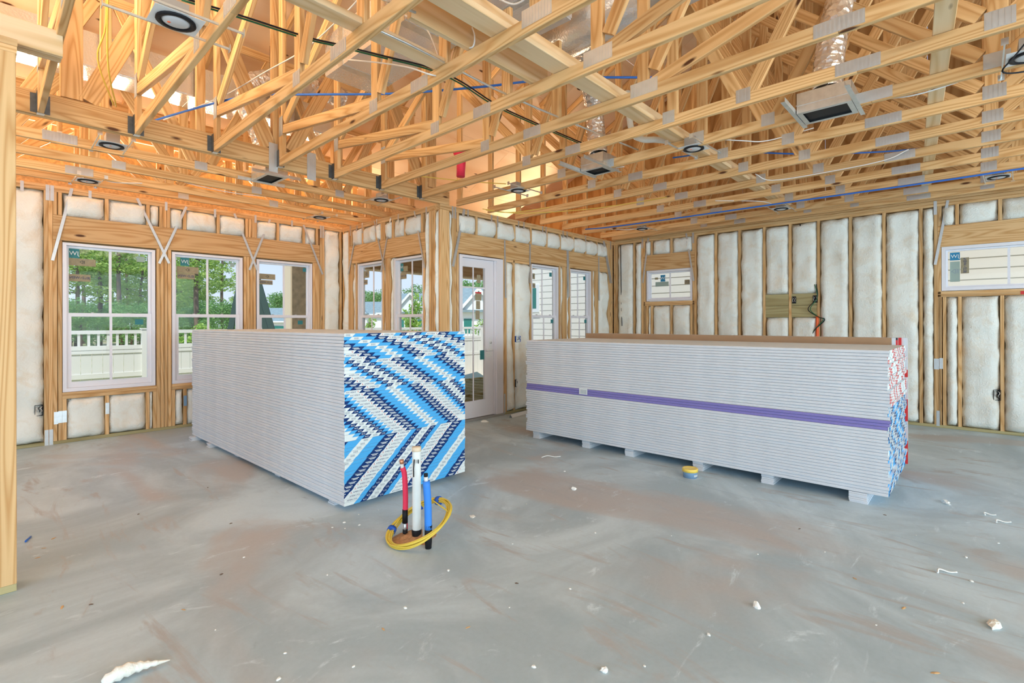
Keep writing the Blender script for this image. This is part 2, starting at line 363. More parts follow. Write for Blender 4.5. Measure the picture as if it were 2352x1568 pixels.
def crom(pts, n=6):
    P = [Vector(p) for p in pts]; P = [2 * P[0] - P[1]] + P + [2 * P[-1] - P[-2]]; out = []
    for i in range(1, len(P) - 2):
        a, b, c, d = P[i - 1:i + 3]
        for k in range(n):
            t = k / n; out.append(0.5 * ((2 * b) + (c - a) * t + (2 * a - 5 * b + 4 * c - d) * t * t + (3 * b - a - 3 * c + d) * t ** 3))
    out.append(P[-2]); return out
def cable(name, pts, r, mat, label, cat, group=None, n=6, seg=6):
    P = crom(pts, seg); o = P[0].copy()
    t = MB().tube([p - o for p in P], r, n).build(name, mat); t.location = o
    return tag(t, label, cat, group)
def copy_tree(o, parent=None):
    c = o.copy(); link(c)
    if parent is not None: c.parent = parent
    for ch in list(o.children): copy_tree(ch, c)
    return c
ORD = 'zeroth first second third fourth fifth sixth seventh eighth ninth tenth eleventh twelfth thirteenth fourteenth fifteenth sixteenth seventeenth eighteenth nineteenth'.split()
TENS = {2: 'twenty', 3: 'thirty', 4: 'forty', 5: 'fifty'}; TENTH = {2: 'twentieth', 3: 'thirtieth', 4: 'fortieth', 5: 'fiftieth'}
def ordw(n):
    if n < 20: return ORD[n]
    return TENTH[n // 10] if n % 10 == 0 else TENS[n // 10] + '-' + ORD[n % 10]
TXT = {}
def text_mesh(s, size, res=1):
    k = (s, size)
    if k not in TXT:
        c = D.curves.new('letters', 'FONT'); c.body = s; c.size = size; c.resolution_u = res; c.align_x = 'CENTER'; c.align_y = 'CENTER'
        o = D.objects.new('letters', c); COL.objects.link(o)
        bpy.context.view_layer.update()
        me = D.meshes.new_from_object(o.evaluated_get(bpy.context.evaluated_depsgraph_get()))
        TXT[k] = ([tuple(v.co) for v in me.vertices], [tuple(p.vertices) for p in me.polygons])
        D.objects.remove(o); D.meshes.remove(me); D.curves.remove(c)
    return TXT[k]
# ================================================================== STRUCTURE
yL, yN, xM, xB = 7.996, 5.388, 4.434, 8.903
ZP, ZT, ZH0, ZH1 = 2.972, 3.048, 2.407, 2.702
DEP = 0.14

# floor: two pours with a saw-cut joint between them
floor = tag(empty('floor'), 'grey blue concrete slab floor with brown stains and a saw-cut joint', kind='structure')
jx0, jx1 = 4.12, 4.42          # joint runs at a slight skew: x at y = -0.3 and at y = 2.3
def jx(y): return jx0 + (jx1 - jx0) * (y + 0.3) / 2.6
def slab(pts):
    n = len(pts); return obj('slab', mesh('slab', [(x, y, -0.12) for x, y in pts] + [(x, y, 0) for x, y in pts],
        [tuple(reversed(range(n))), tuple(range(n, 2 * n))] + [(i, (i + 1) % n, n + (i + 1) % n, n + i) for i in range(n)], 'floor'), floor)
g_ = 0.0022
slab([(-6, -7), (jx(-7) - g_, -7), (jx(5.53) - g_, 5.53), (4.575, 5.53), (4.575, 8.15), (-6, 8.15)])
slab([(jx(-7) + g_, -7), (9.06, -7), (9.06, 5.53), (jx(5.53) + g_, 5.53)])
bxo('slab_base', 'darkchip', floor, -6, 9.06, -7, 5.53, -0.2, -0.121)

class Wall:
    def __init__(s, name, label, ax, off, base):
        s.ax, s.off = ax, off; s.o = tag(empty(name, base), label, kind='structure')
    def P(s, u, z, d): return Vector((u, s.off + d, z)) if s.ax == 'x' else Vector((s.off + d, u, z))
    def lim(s, u0, u1, d0, d1): return (u0, u1, s.off + d0, s.off + d1) if s.ax == 'x' else (s.off + d0, s.off + d1, u0, u1)
    def pc(s, name, u0, u1, z0, z1, d0=0.0, d1=DEP, mat='pine'):
        if u0 > u1: u0, u1 = u1, u0
        a = s.lim(u0, u1, d0, d1); return lumber(name, s.o, *a, z0, z1, mat)
    def panel(s, name, mat, u0, u1, z0, z1, d0, d1, parent=None):
        if u0 > u1: u0, u1 = u1, u0
        a = s.lim(u0, u1, d0, d1); return bxo(name, mat, parent or s.o, *a, z0, z1)
    def studs(s, us, z0, z1, w=0.038, name='stud'):
        for u in us: s.pc(name, u, u + w, z0, z1)
    def strap(s, u0, z0, u1, z1, d=-0.004, w=0.031):
        n = (s.P(0, 0, -1) - s.P(0, 0, 0)); p0, p1 = s.P(u0, z0, d), s.P(u1, z1, d - 0.012); k = s.o.location
        return bar('tie_strap', s.o, p0 - k, p1 - k, w, 0.0016, 'steel', side=(s.P(1, 0, 0) - s.P(0, 0, 0)))
    def wide_strap(s, *q): return s.strap(*q, w=0.045)
    def plate(s, u0, u1, z0, z1, mat='steel', name='nail_plate', d=-0.003): return s.panel(name, mat, u0, u1, z0, z1, d, 0.0)
    def batt(s, u0, u1, z0, z1, seed=None, bulge=0.02, notch=None):
        if u0 > u1: u0, u1 = u1, u0
        rr = random.Random(int((u0 * 77 + z0 * 31) * 100)); sd = Vector((rr.random() * 50, rr.random() * 50, rr.random() * 50))
        nu = max(4, int((u1 - u0) / 0.045)); nz = max(4, int((z1 - z0) / 0.05)); vs = []; fs = []
        w, h = u1 - u0, z1 - z0
        for j in range(-1, nz + 2):
            for i in range(-1, nu + 2):
                a = min(max(i / nu, 0), 1); b = min(max(j / nz, 0), 1); skirt = i in (-1, nu + 1) or j in (-1, nz + 1)
                u, z = u0 + w * a, z0 + h * b
                q = Vector((u * 3.2, z * 3.2, 0)) + sd
                ed = min(a * w, (1 - a) * w, b * h, (1 - b) * h)
                f = min(1, ed / 0.05); f = f * (2 - f)
                d = 0.035 - (0.035 + bulge) * f + noise.noise(q) * 0.036 * (0.35 + f) + noise.noise(q * 3.1) * 0.013
                u += noise.noise(Vector((z * 9, a * 3, 5)) + sd) * 0.020 * (1 if a in (0, 1) else .3); z += noise.noise(Vector((u * 9, b * 3, 9)) + sd) * 0.018
                if notch:
                    nu_, nz_, nr = notch; dd = math.hypot(u - nu_, z - nz_)
                    if dd < nr: d += 0.05 * (1 - dd / nr) ** .5
                if skirt: d = 0.11
                vs.append(s.P(u, z, d) - s.o.location)
        n = nu + 3
        for j in range(nz + 2):
            for i in range(n - 1):
                q = (j * n + i, j * n + i + 1, (j + 1) * n + i + 1, (j + 1) * n + i); fs.append(q if s.ax == 'x' else tuple(reversed(q)))
        return obj('insulation_batt', mesh('batt', vs, fs, 'batt', smooth=True), s.o)
    def skin(s, u0, u1, holes, z1=ZT, mat='osb'):
        """outside sheathing, cut round the openings"""
        hs = sorted(holes); cur = u0
        for a, b, z0, zz in hs:
            if a > cur: s.panel('sheathing', mat, cur, a, -0.1, z1, DEP, DEP + 0.014)
            if z0 > 0.05: s.panel('sheathing', mat, a, b, -0.1, z0, DEP, DEP + 0.014)
            s.panel('sheathing', mat, a, b, zz, z1, DEP, DEP + 0.014); cur = b
        if cur < u1: s.panel('sheathing', mat, cur, u1, -0.1, z1, DEP, DEP + 0.014)

# ------------------------------------------------------------------ window wall of the nook (left)
L_ = Wall('wall_left', 'framed wall with three tall windows and white batts between yellow pine studs', 'x', yL, (2.2, yL, 0))
WL = [(0.828, 1.757), (1.94, 2.84), (3.032, 3.906)]
L_.pc('bottom_plate', -1.5, 4.574, 0, 0.038, mat='treated'); L_.pc('top_plate', -1.5, 4.574, ZP, 3.009); L_.pc('top_plate', -1.5, 4.574, 3.0095, ZT)
L_.studs([0.10, 0.25, 0.667, 0.706], 0.038, ZP); L_.studs([0.745, 0.788], 0.038, ZH0 - .001)
L_.pc('header', 0.7455, 4.025, ZH0, ZH1, 0.0, 0.09); L_.pc('header', 0.7455, 4.025, ZH0, ZH1, 0.092, DEP)
L_.studs([1.767, 1.809, 1.852, 1.895, 2.852, 2.895, 2.938, 2.982, 3.912, 3.951, 3.989], 0.038, ZH0 - .001)
L_.studs([4.032, 4.072, 4.385], 0.038, ZP)
L_.studs([0.7455, 0.79, 1.228, 1.656, 1.80, 1.842, 1.884, 2.073, 2.49, 2.875, 2.918, 2.962, 2.999, 3.330, 3.742, 3.966], ZH1 + .001, ZP, name='cripple_stud')
for (a, b) in ((0.84, 1.226), (1.27, 1.652), (1.698, 1.796), (1.924, 2.07), (2.114, 2.488), (2.53, 2.872), (3.04, 3.327), (3.37, 3.74), (3.782, 3.963)): L_.batt(a, b, ZH1, ZP)
for a, b in WL: L_.pc('sill_plate', a - 0.002, b + 0.008, 0.561, 0.599); L_.pc('sill_plate', a - 0.002, b + 0.008, 0.522, 0.5605)
L_.studs([0.827, 1.228, 1.648, 1.727, 1.937, 2.073, 2.49, 2.80, 3.03, 3.33, 3.742, 3.87], 0.038, 0.5215, name='cripple_stud')
for (a, b) in ((0.868, 1.226), (1.268, 1.646), (1.688, 1.726), (1.977, 2.071), (2.113, 2.488), (2.53, 2.798), (3.07, 3.328), (3.37, 3.74)): L_.batt(a, b, 0.04, 0.52)
L_.batt(0.29, 0.666, 0.04, ZP, notch=(0.64, 0.42, 0.09)); L_.batt(4.112, 4.383, 0.04, ZP); L_.batt(-0.2, 0.24, 0.04, ZP)
L_.skin(-1.5, 4.574, [(a, b, 0.6, 2.40) for a, b in WL], z1=3.85)
L_.panel('sheathing', 'osb', 4.575, 9.06, 2.97, 3.85, DEP, DEP + 0.014)
for q in ((0.916, 3.04, 0.74, 2.16), (1.557, 3.035, 1.905, 2.223), (2.11, 3.02, 1.792, 2.213), (2.719, 3.023, 3.034, 2.22), (3.227, 3.01, 2.922, 2.212), (3.752, 3.0, 4.068, 2.226)): L_.strap(*q)
for u in (0.683, 0.722): L_.plate(u, u + 0.034, 2.86, 3.04); L_.plate(u - .012, u + 0.022, -0.0, 0.18)
for u in (1.07, 1.86, 2.45, 3.0, 3.55, 0.47): L_.plate(u, u + 0.03, 2.93, 3.045, name='tie_strap')
for u in (4.03, 4.07): L_.plate(u, u + 0.03, 2.83, 3.03)
L_.plate(0.752, 0.79, 0.235, 0.38, 'bsteel'); L_.plate(0.79, 0.825, 0.245, 0.385, 'bsteel'); L_.plate(0.826, 0.866, 0.245, 0.385, 'bsteel'); L_.plate(1.229, 1.267, 0.291, 0.432, 'bsteel'); L_.plate(2.073, 2.111, 0.29, 0.43, 'tubblue')

# ------------------------------------------------------------------ short nook wall with two windows
M_ = Wall('wall_nook', 'short framed wall with two windows beside the corner post', 'y', xM, (xM, 6.7, 0))
WM = [(6.792, 7.532), (5.766, 6.502)]
M_.pc('bottom_plate', 5.53, 7.995, 0, 0.038, mat='treated'); M_.pc('top_plate', 5.53, 7.995, ZP, 3.009); M_.pc('top_plate', 5.53, 7.995, 3.0095, ZT)
M_.studs([7.955, 7.765, 5.503, 5.548, 5.596], 0.038, ZP); M_.studs([7.725, 7.690, 7.54, 6.752, 6.59, 6.632, 6.672, 5.73], 0.038, ZH0 - .001, name='stud')
M_.pc('header', 5.715, 7.764, ZH0, ZH1, 0, 0.09); M_.pc('header', 5.715, 7.764, ZH0, ZH1, 0.092, DEP)
M_.studs([7.70, 7.345, 6.94, 6.80, 6.755, 6.712, 6.50, 6.185, 5.78], ZH1 + .001, ZP, name='cripple_stud')
for (a, b) in ((7.385, 7.698), (6.98, 7.342), (6.842, 6.938), (6.542, 6.71), (6.226, 6.498), (5.822, 6.183)): M_.batt(a, b, ZH1, ZP)
M_.batt(7.806, 7.953, 0.04, ZP); M_.batt(6.714, 6.75, 0.6, ZH0, bulge=0.0); M_.batt(6.53, 6.588, 0.6, ZH0, bulge=0.0); M_.batt(5.432, 5.500, 0.04, ZP, bulge=0.025); M_.batt(7.582, 7.688, 0.6, ZH0, bulge=-0.03); M_.batt(5.638, 5.728, 0.04, ZP, bulge=0.03)
for a, b in WM: M_.pc('sill_plate', a - 0.002, b + 0.008, 0.561, 0.599); M_.batt(a, b, 0.04, 0.56)
M_.skin(5.53, 8.136, [(5.76, 6.51, 0.6, 2.40), (6.79, 7.54, 0.6, 2.40)])
for q in ((7.514, 3.02, 7.779, 2.237), (7.009, 3.025, 6.709, 2.233), (6.555, 3.02, 6.816, 2.207), (5.967, 3.027, 5.717, 2.193)): M_.strap(*q)
for u in (7.72, 7.35, 6.93, 6.35, 5.68): M_.plate(u, u + 0.03, 2.88, 3.045, name='tie_strap')

# ------------------------------------------------------------------ wall with the glazed door
N_ = Wall('wall_door', 'framed wall with a glazed door and two windows under one long header', 'x', yN, (6.6, yN, 0))
WN = [(6.352, 7.098), (7.428, 8.118)]
N_.pc('bottom_plate', 4.434, 4.776, 0, 0.038, mat='treated'); N_.pc('bottom_plate', 5.676, 8.902, 0, 0.038, mat='treated')
N_.pc('top_plate', 4.434, 8.902, ZP, 3.009); N_.pc('top_plate', 4.434, 8.902, 3.0095, ZT)
N_.pc('corner_post', 4.436, 4.598, 0.038, ZP, 0.0, 0.04); N_.studs([4.645, 4.685], 0.038, ZP); N_.studs([4.73], 0.038, ZH0 - .001)
N_.batt(4.602, 4.643, 0.04, ZP, bulge=0.035)
N_.pc('header', 4.725, 8.69, ZH0, ZH1, 0, 0.09); N_.pc('header', 4.725, 8.69, ZH0, ZH1, 0.092, DEP)
cr = [4.735, 5.100, 5.512, 5.925, 6.325, 6.742, 7.118, 7.520, 7.905, 8.288, 8.652]
N_.studs(cr, ZH1 + .001, ZP, name='cripple_stud')
for a, b in zip(cr, cr[1:]): N_.batt(a + 0.03, b + 0.008, ZH1, ZP - .01, bulge=0.03)
N_.studs([5.676, 5.716, 5.905, 6.312, 7.105, 7.20, 7.240, 7.285, 7.39, 8.12, 8.235, 8.275, 8.31], 0.038, ZH0 - .001); N_.studs([8.695, 8.737, 8.78, 8.83], 0.038, ZP)
N_.pc('stud', 5.75, 6.35, ZH0 - 0.04, ZH0 - .0015)
N_.batt(5.757, 5.905, 0.04, 2.365, bulge=0.03); N_.batt(5.945, 6.310, 0.04, 2.365, bulge=0.03, notch=(6.02, 1.16, 0.05)); N_.batt(7.143, 7.20, 0.04, ZH0, bulge=0.0); N_.batt(7.325, 7.39, 0.04, ZH0, bulge=-0.01); N_.batt(8.158, 8.235, 0.04, ZH0, bulge=0.0); N_.batt(8.35, 8.693, 0.04, ZH0, bulge=0.03)
for a, b in WN: N_.pc('sill_plate', a, b, 0.561, 0.599); N_.batt(a, b, 0.04, 0.56)
N_.skin(4.574, 9.06, [(4.777, 5.674, 0.0, 2.40)] + [(a, b, 0.6, 2.40) for a, b in WN])
N_.wide_strap(4.872, 3.04, 4.648, 2.203)
for q in ((5.71, 2.695, 5.717, 1.804), (6.312, 2.707, 6.299, 2.066), (7.33, 2.707, 7.345, 1.853), (7.365, 2.707, 7.37, 1.88), (8.358, 2.686, 8.355, 1.845), (8.561, 3.01, 8.816, 2.207), (8.52, 3.02, 8.76, 2.2)): N_.strap(*q)
for u in (4.64, 4.69, 4.93, 5.41, 5.54, 6.02, 6.15, 6.63, 6.72, 7.2, 7.32, 7.9, 8.78): N_.plate(u, u + 0.028, 2.88, 3.045, name='tie_strap')
N_.plate(5.69, 5.72, 0.02, 0.32, name='tie_strap')

# ------------------------------------------------------------------ back wall
B_ = Wall('wall_back', 'long framed back wall with tall white batts and two short high windows', 'y', xB, (xB, 1.5, 0))
WB = [(3.768, 4.674), (-0.95, 0.351)]
B_.pc('bottom_plate', -3, 5.387, 0, 0.038, mat='treated'); B_.pc('top_plate', -3, 5.387, ZP, 3.009); B_.pc('top_plate', -3, 5.387, 3.0095, ZT)
B_.pc('ceiling_nailer', -3, 5.38, ZT + .001, ZT + 0.039, -0.045, 0.09)
B_.studs([5.30, 5.345, 4.908, 4.735, 3.69, 3.33, 2.935, 2.545, 2.163, 1.770, 1.357, 0.955, 0.545, 0.388, -1.04], 0.038, ZP)
B_.studs([4.692, 3.727], 0.038, ZH0 - .001); B_.studs([0.353, -1.0], 0.038, 2.42)
B_.pc('header', 3.728, 4.734, ZH0, ZH1, 0, 0.09); B_.pc('header', -1.0, 0.387, 2.424, 2.705, 0, 0.09)
B_.pc('header', 3.728, 4.734, ZH0, ZH1, 0.092, DEP); B_.pc('header', -1.0, 0.387, 2.424, 2.705, 0.092, DEP)
B_.studs([4.695, 4.54, 4.148, 3.73], ZH1 + .001, ZP, name='cripple_stud'); B_.studs([0.348, 0.172, -0.238, -0.65], 2.706, ZP, name='cripple_stud')
for (a, b) in ((4.58, 4.693), (4.188, 4.538), (3.77, 4.146)): B_.batt(a, b, ZH1, ZP)
for (a, b) in ((0.212, 0.346), (-0.198, 0.170), (-0.61, -0.24)): B_.batt(a, b, 2.706, ZP)
B_.pc('sill_plate', 3.728, 4.734, 1.775, 1.813); B_.pc('sill_plate', 3.728, 4.734, 1.737, 1.7745); B_.pc('sill_plate', -1.0, 0.387, 1.79, 1.828); B_.pc('sill_plate', -1.0, 0.387, 1.752, 1.7895)
B_.studs([4.694, 4.638, 4.54, 4.15, 3.77, 3.73], 0.038, 1.736, name='cripple_stud'); B_.studs([0.348, 0.300, 0.146, -0.255, -0.65], 0.038, 1.751, name='cripple_stud')
for (a, b) in ((4.58, 4.636), (4.19, 4.538), (3.81, 4.148)): B_.batt(a, b, 0.04, 1.735)
for (a, b) in ((0.186, 0.298), (-0.615, -0.257)): B_.batt(a, b, 0.04, 1.75, bulge=0.03)
B_.batt(-0.215, 0.144, 0.04, 1.75, bulge=0.03, notch=(-0.195, 0.49, 0.10))
for (a, b) in ((4.95, 5.298), (4.775, 4.906), (3.37, 3.688), (2.975, 3.328), (1.397, 1.768), (0.995, 1.355), (0.585, 0.953), (0.428, 0.543)): B_.batt(a, b, 0.04, ZP - 0.01, bulge=0.032)
for (a, b) in ((2.585, 2.933),): B_.batt(a, b, 0.04, ZP - 0.01, bulge=0.032)
for (a, b) in ((2.203, 2.543), (1.81, 2.161)):
    B_.batt(a, b, 1.865, ZP - 0.01, bulge=0.032); B_.batt(a, b, 0.04, 1.495, bulge=0.032)
    B_.pc('backing_board', a, b, 1.683, 1.866, 0.0, 0.038, 'treated'); B_.pc('backing_board', a, b, 1.497, 1.680, 0.004, 0.042, 'treated')
B_.studs([-1.08, -1.47, -1.88, -2.28, -2.69], 0.038, ZP)
for (a, b) in ((-1.43, -1.082), (-1.84, -1.472), (-2.24, -1.882), (-2.65, -2.282)): B_.batt(a, b, 0.04, ZP - 0.01, bulge=0.032)
B_.batt(-0.962, -0.652, 0.04, 1.75, bulge=0.03); B_.batt(-0.962, -0.652, 2.706, ZP)
B_.skin(-3, 5.528, [(3.76, 4.68, 1.82, 2.41), (-0.96, 0.356, 1.83, 2.424)])
for q in ((4.626, 3.03, 4.737, 2.177), (3.879, 3.03, 3.736, 2.162), (0.283, 3.038, 0.414, 2.19)): B_.strap(*q)
for u, z0, z1 in ((3.735, 2.842, 3.03), (0.395, 2.865, 3.05), (4.73, 2.848, 3.03), (0.37, 0.02, 0.225)): B_.plate(u, u + 0.034, z0, z1, name='tie_strap')
B_.plate(0.375, 0.428, 0.78, 0.925); B_.plate(0.335, 0.372, 0.79, 0.935)
B_.plate(-0.40, -0.445, 1.76, 1.80, 't_red', 'red_tape')

# gable triangle above the back wall: plywood and studs
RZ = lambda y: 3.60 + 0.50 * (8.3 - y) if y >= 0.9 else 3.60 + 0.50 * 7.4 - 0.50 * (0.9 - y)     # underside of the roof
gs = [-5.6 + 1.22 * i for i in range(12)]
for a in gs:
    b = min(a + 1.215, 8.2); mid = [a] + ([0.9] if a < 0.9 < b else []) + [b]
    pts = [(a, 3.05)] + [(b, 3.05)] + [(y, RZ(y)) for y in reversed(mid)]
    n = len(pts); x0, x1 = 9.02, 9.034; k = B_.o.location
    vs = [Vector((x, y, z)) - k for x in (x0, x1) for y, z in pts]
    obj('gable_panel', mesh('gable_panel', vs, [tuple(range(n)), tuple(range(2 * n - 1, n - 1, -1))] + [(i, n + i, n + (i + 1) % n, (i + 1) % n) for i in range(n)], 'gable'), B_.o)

# ------------------------------------------------------------------ partition end by the camera
Pw = Wall('wall_partition', 'end of a stud partition with a green treated bottom plate, cut by the frame', 'x', 3.765, (0.1, 3.765, 0))
Pw.pc('bottom_plate', -1.5, 0.205, 0, 0.04, 0, 0.14, 'treated'); Pw.pc('stud', 0.115, 0.206, 0.0405, 2.855, 0, 0.14, 'truss'); Pw.pc('stud', 0.02, 0.1145, 0.0405, 2.855, 0, 0.14, 'truss'); Pw.studs([-0.3, -0.7, -1.1], 0.0405, 2.855)
Pw.pc('top_plate', -1.5, 0.21, 2.856, 2.894); Pw.pc('top_plate', -1.5, 0.212, 2.8945, 2.932)

# ------------------------------------------------------------------ roof deck
roof = tag(empty('roof', (4, 0.9, 7.3)), 'pale plywood roof deck seen from below between the trusses', kind='structure')
sl = math.atan(0.5); pl_me = MB().box(-1.218, 1.218, -0.607, 0.607, 0, 0.014).me('roof_panel', 'ply')
for side in (1, -1):
    for r in range(7):
        for c in range(7):
            s = (r + 0.5) * 1.22 * math.cos(sl); y = 0.9 + side * s; x = -5.34 + 2.44 * c + (1.22 if r % 2 else 0)
            if (side == -1 and r > 5) or x > 9.4: continue
            o = obj('roof_panel', pl_me, roof); o.location = Vector((x, y, RZ(y) + 0.001)) - roof.location; o.rotation_euler = (-side * sl, 0, 0)

# ------------------------------------------------------------------ windows and door
def wtext(wall, s, size, u, z, d, mat, parent, mirror=True, rot=0.0, name='lettering'):
    V, F = text_mesh(s, size); right = 1 if wall.ax == 'x' else -1; k = right * (-1 if mirror else 1); c, q = math.cos(rot), math.sin(rot)
    vs = [wall.P(u + k * (x * c - y * q), z + (x * q + y * c), d) - Vector(parent.location) for x, y, _ in V]
    return obj(name, mesh(name, vs, F, mat), parent)
def frame_mb(wall, o, u0, u1, z0, z1, d0, d1, wl, wr, wb, wt, mat='vinyl', name='frame', parent=None):
    mb = MB()
    def bx(a, b, c, e):
        L0 = wall.lim(a, b, d0, d1); k = o.location; mb.box(L0[0] - k.x, L0[1] - k.x, L0[2] - k.y, L0[3] - k.y, c - k.z, e - k.z)
    bx(u0, u0 + wl, z0, z1); bx(u1 - wr, u1, z0, z1); bx(u0 + wl, u1 - wr, z0, z0 + wb); bx(u0 + wl, u1 - wr, z1 - wt, z1)
    return mb.build(name, mat, parent or o)
def window(n, wall, u0, u1, z0, z1, label, kind='hung', stickers=()):
    o = tag(empty('window_%d' % n, wall.P((u0 + u1) / 2, z0, 0.03)), label, kind='structure')
    g = 0.003; u0 += g; u1 -= g
    um = (u0 + u1) / 2
    pan = lambda name, mat, a, b, c, e, d0, d1: wall.panel(name, mat, a, b, c, e, d0, d1, parent=o)
    if kind == 'hung':
        frame_mb(wall, o, u0, u1, z0, z1, 0.012, 0.125, 0.036, 0.036, 0.045, 0.03)
        zm = 1.525
        frame_mb(wall, o, u0 + 0.037, u1 - 0.037, zm - 0.022, z1 - 0.031, 0.075, 0.105, 0.026, 0.026, 0.045, 0.026, name='upper_sash')
        frame_mb(wall, o, u0 + 0.037, u1 - 0.037, z0 + 0.046, zm + 0.022, 0.038, 0.070, 0.046, 0.046, 0.065, 0.042, name='lower_sash')
        pan('glass_pane', 'glass', u0 + 0.064, u1 - 0.064, zm + 0.024, z1 - 0.058, 0.088, 0.092); pan('glass_pane', 'glass', u0 + 0.084, u1 - 0.084, z0 + 0.112, zm - 0.021, 0.052, 0.056)
        pan('glazing_bar', 'vinyl', um - 0.014, um + 0.014, zm + 0.024, z1 - 0.058, 0.080, 0.087); pan('glazing_bar', 'vinyl', um - 0.014, um + 0.014, z0 + 0.112, zm - 0.021, 0.044, 0.051)
        for q in (-0.18, 0.18): pan('sash_lock', 'grey', um + q - 0.012, um + q + 0.012, zm + 0.0225, zm + 0.032, 0.042, 0.066)
        sd = (0.0795, 0.086); sd2 = (0.0435, 0.05)
    else:
        frame_mb(wall, o, u0, u1, z0, z1, 0.012, 0.125, 0.04, 0.04, 0.04, 0.04)
        frame_mb(wall, o, u0 + 0.041, u1 - 0.041, z0 + 0.041, z1 - 0.041, 0.06, 0.10, 0.022, 0.022, 0.022, 0.022, name='upper_sash')
        pan('glass_pane', 'glass', u0 + 0.064, u1 - 0.064, z0 + 0.064, z1 - 0.064, 0.080, 0.084)
        pan('glazing_bar', 'vinyl', um - 0.013, um + 0.013, z0 + 0.064, z1 - 0.064, 0.07, 0.0795)
        sd = sd2 = (0.0695, 0.0795)
    for (a, b, c, e, mat, txt, tm, rot) in stickers:
        low = kind == 'hung' and e < 1.5; dd = sd2 if low else sd
        st = pan('glass_sticker', mat, a, b, c, e, dd[1] - 0.0012, dd[1])
        if txt:
            w = abs(b - a); h = e - c; size = min(h * 0.62, w / (0.62 * len(txt))) if not rot else min(w * .62, h / (0.62 * len(txt)))
            t = wtext(wall, txt, round(size, 3), (a + b) / 2, (c + e) / 2, dd[1] - 0.0022, tm, o, True, rot); t.parent = st; t.location = Vector(o.location) * 0; t.location = -Vector(st.location)
    return o
S_ = lambda a, b, c, e, mat='sticker', txt='', tm='t_navy', rot=0: (a, b, c, e, mat, txt, tm, rot)
window(1, L_, *WL[0], 0.602, 2.387, 'leftmost tall white window of the nook, lower sash showing the white fence', stickers=(S_(.893, .995, 2.215, 2.328, 'sticker_teal', 'JW', 't_white'), S_(.893, 1.15, 2.125, 2.213, 'sticker', 'ID', 't_black'), S_(.893, 1.10, 1.935, 2.02, 'sticker', 'JELD-WEN', 't_navy'), S_(1.565, 1.655, 2.225, 2.295, 'sticker_grey'), S_(1.54, 1.63, 1.405, 1.475, 'sticker_teal')))
window(2, L_, *WL[1], 0.602, 2.387, 'second tall white nook window, partly behind the blue-taped drywall stack', stickers=(S_(2.06, 2.165, 2.215, 2.328, 'sticker_teal', 'JW', 't_white'), S_(2.015, 2.28, 2.115, 2.205, 'sticker', 'ID', 't_black'), S_(2.02, 2.235, 2.035, 2.113, 'sticker', 'JELD-WEN', 't_navy'), S_(2.69, 2.75, 2.245, 2.305, 'sticker_grey')))
window(3, L_, *WL[2], 0.602, 2.387, 'third tall nook window, with a brown porch column outside', stickers=(S_(3.10, 3.34, 2.095, 2.18, 'sticker', 'ID', 't_black'), S_(3.10, 3.30, 2.015, 2.083, 'sticker', 'JELD-WEN', 't_navy'), S_(3.78, 3.835, 2.255, 2.315, 'sticker_teal'), S_(3.68, 3.76, 1.40, 1.46, 'sticker_teal')))
window(4, M_, *WM[0], 0.602, 2.387, 'white window on the short nook wall, farther from the corner post', stickers=(S_(7.46, 7.30, 2.16, 2.275, 'sticker', 'ID', 't_black'), S_(7.46, 7.35, 2.05, 2.13, 'sticker', 'JELD-WEN', 't_navy')))
window(5, M_, *WM[1], 0.602, 2.387, 'white window beside the corner post, a gabled house outside', stickers=(S_(6.43, 6.36, 2.2, 2.315, 'sticker_teal', 'JW', 't_white'), S_(6.355, 6.25, 2.19, 2.27, 'sticker'), S_(6.43, 6.28, 2.08, 2.17, 'sticker', 'JELD-WEN', 't_navy')))
window(6, N_, *WN[0], 0.602, 2.387, 'white window right of the door, siding and a teal window outside', stickers=(S_(6.42, 6.54, 2.15, 2.245, 'sticker', 'ID', 't_black'), S_(6.42, 6.55, 2.0, 2.08, 'sticker', 'JELD-WEN', 't_navy'), S_(6.93, 7.0, 2.22, 2.29, 'sticker_teal'), S_(6.92, 6.99, 1.41, 1.475, 'sticker_teal')))
window(7, N_, *WN[1], 0.602, 2.387, 'white window nearest the back wall corner, behind the purple-banded stack', stickers=(S_(7.50, 7.56, 2.15, 2.245, 'sticker'), S_(7.50, 7.57, 2.0, 2.08, 'sticker'), S_(7.96, 8.03, 2.22, 2.29, 'sticker_teal'), S_(7.94, 8.01, 1.41, 1.475, 'sticker_teal')))
window(8, B_, *WB[0], 1.823, 2.405, 'small high two-light window near the left end of the back wall', 'fixed', stickers=(S_(4.415, 4.32, 2.19, 2.315, 'sticker_blue', 'JW', 't_white'), S_(4.52, 4.255, 2.10, 2.187, 'sticker_grey'), S_(4.53, 4.465, 2.235, 2.275, 'sticker'), S_(3.945, 3.848, 2.12, 2.2, 'sticker', 'JELD-WEN', 't_navy')))
window(9, B_, *WB[1], 1.836, 2.422, 'wide high window at the right end of the back wall, cream siding outside', 'fixed', stickers=(S_(0.265, 0.165, 2.24, 2.345, 'sticker_blue', 'JW', 't_white'), S_(0.265, 0.165, 1.955, 2.225, 'sticker_grey', 'ID', 't_grey'), S_(0.158, 0.075, 2.06, 2.27, 'sticker', 'JELD-WEN', 't_navy', math.pi / 2)))

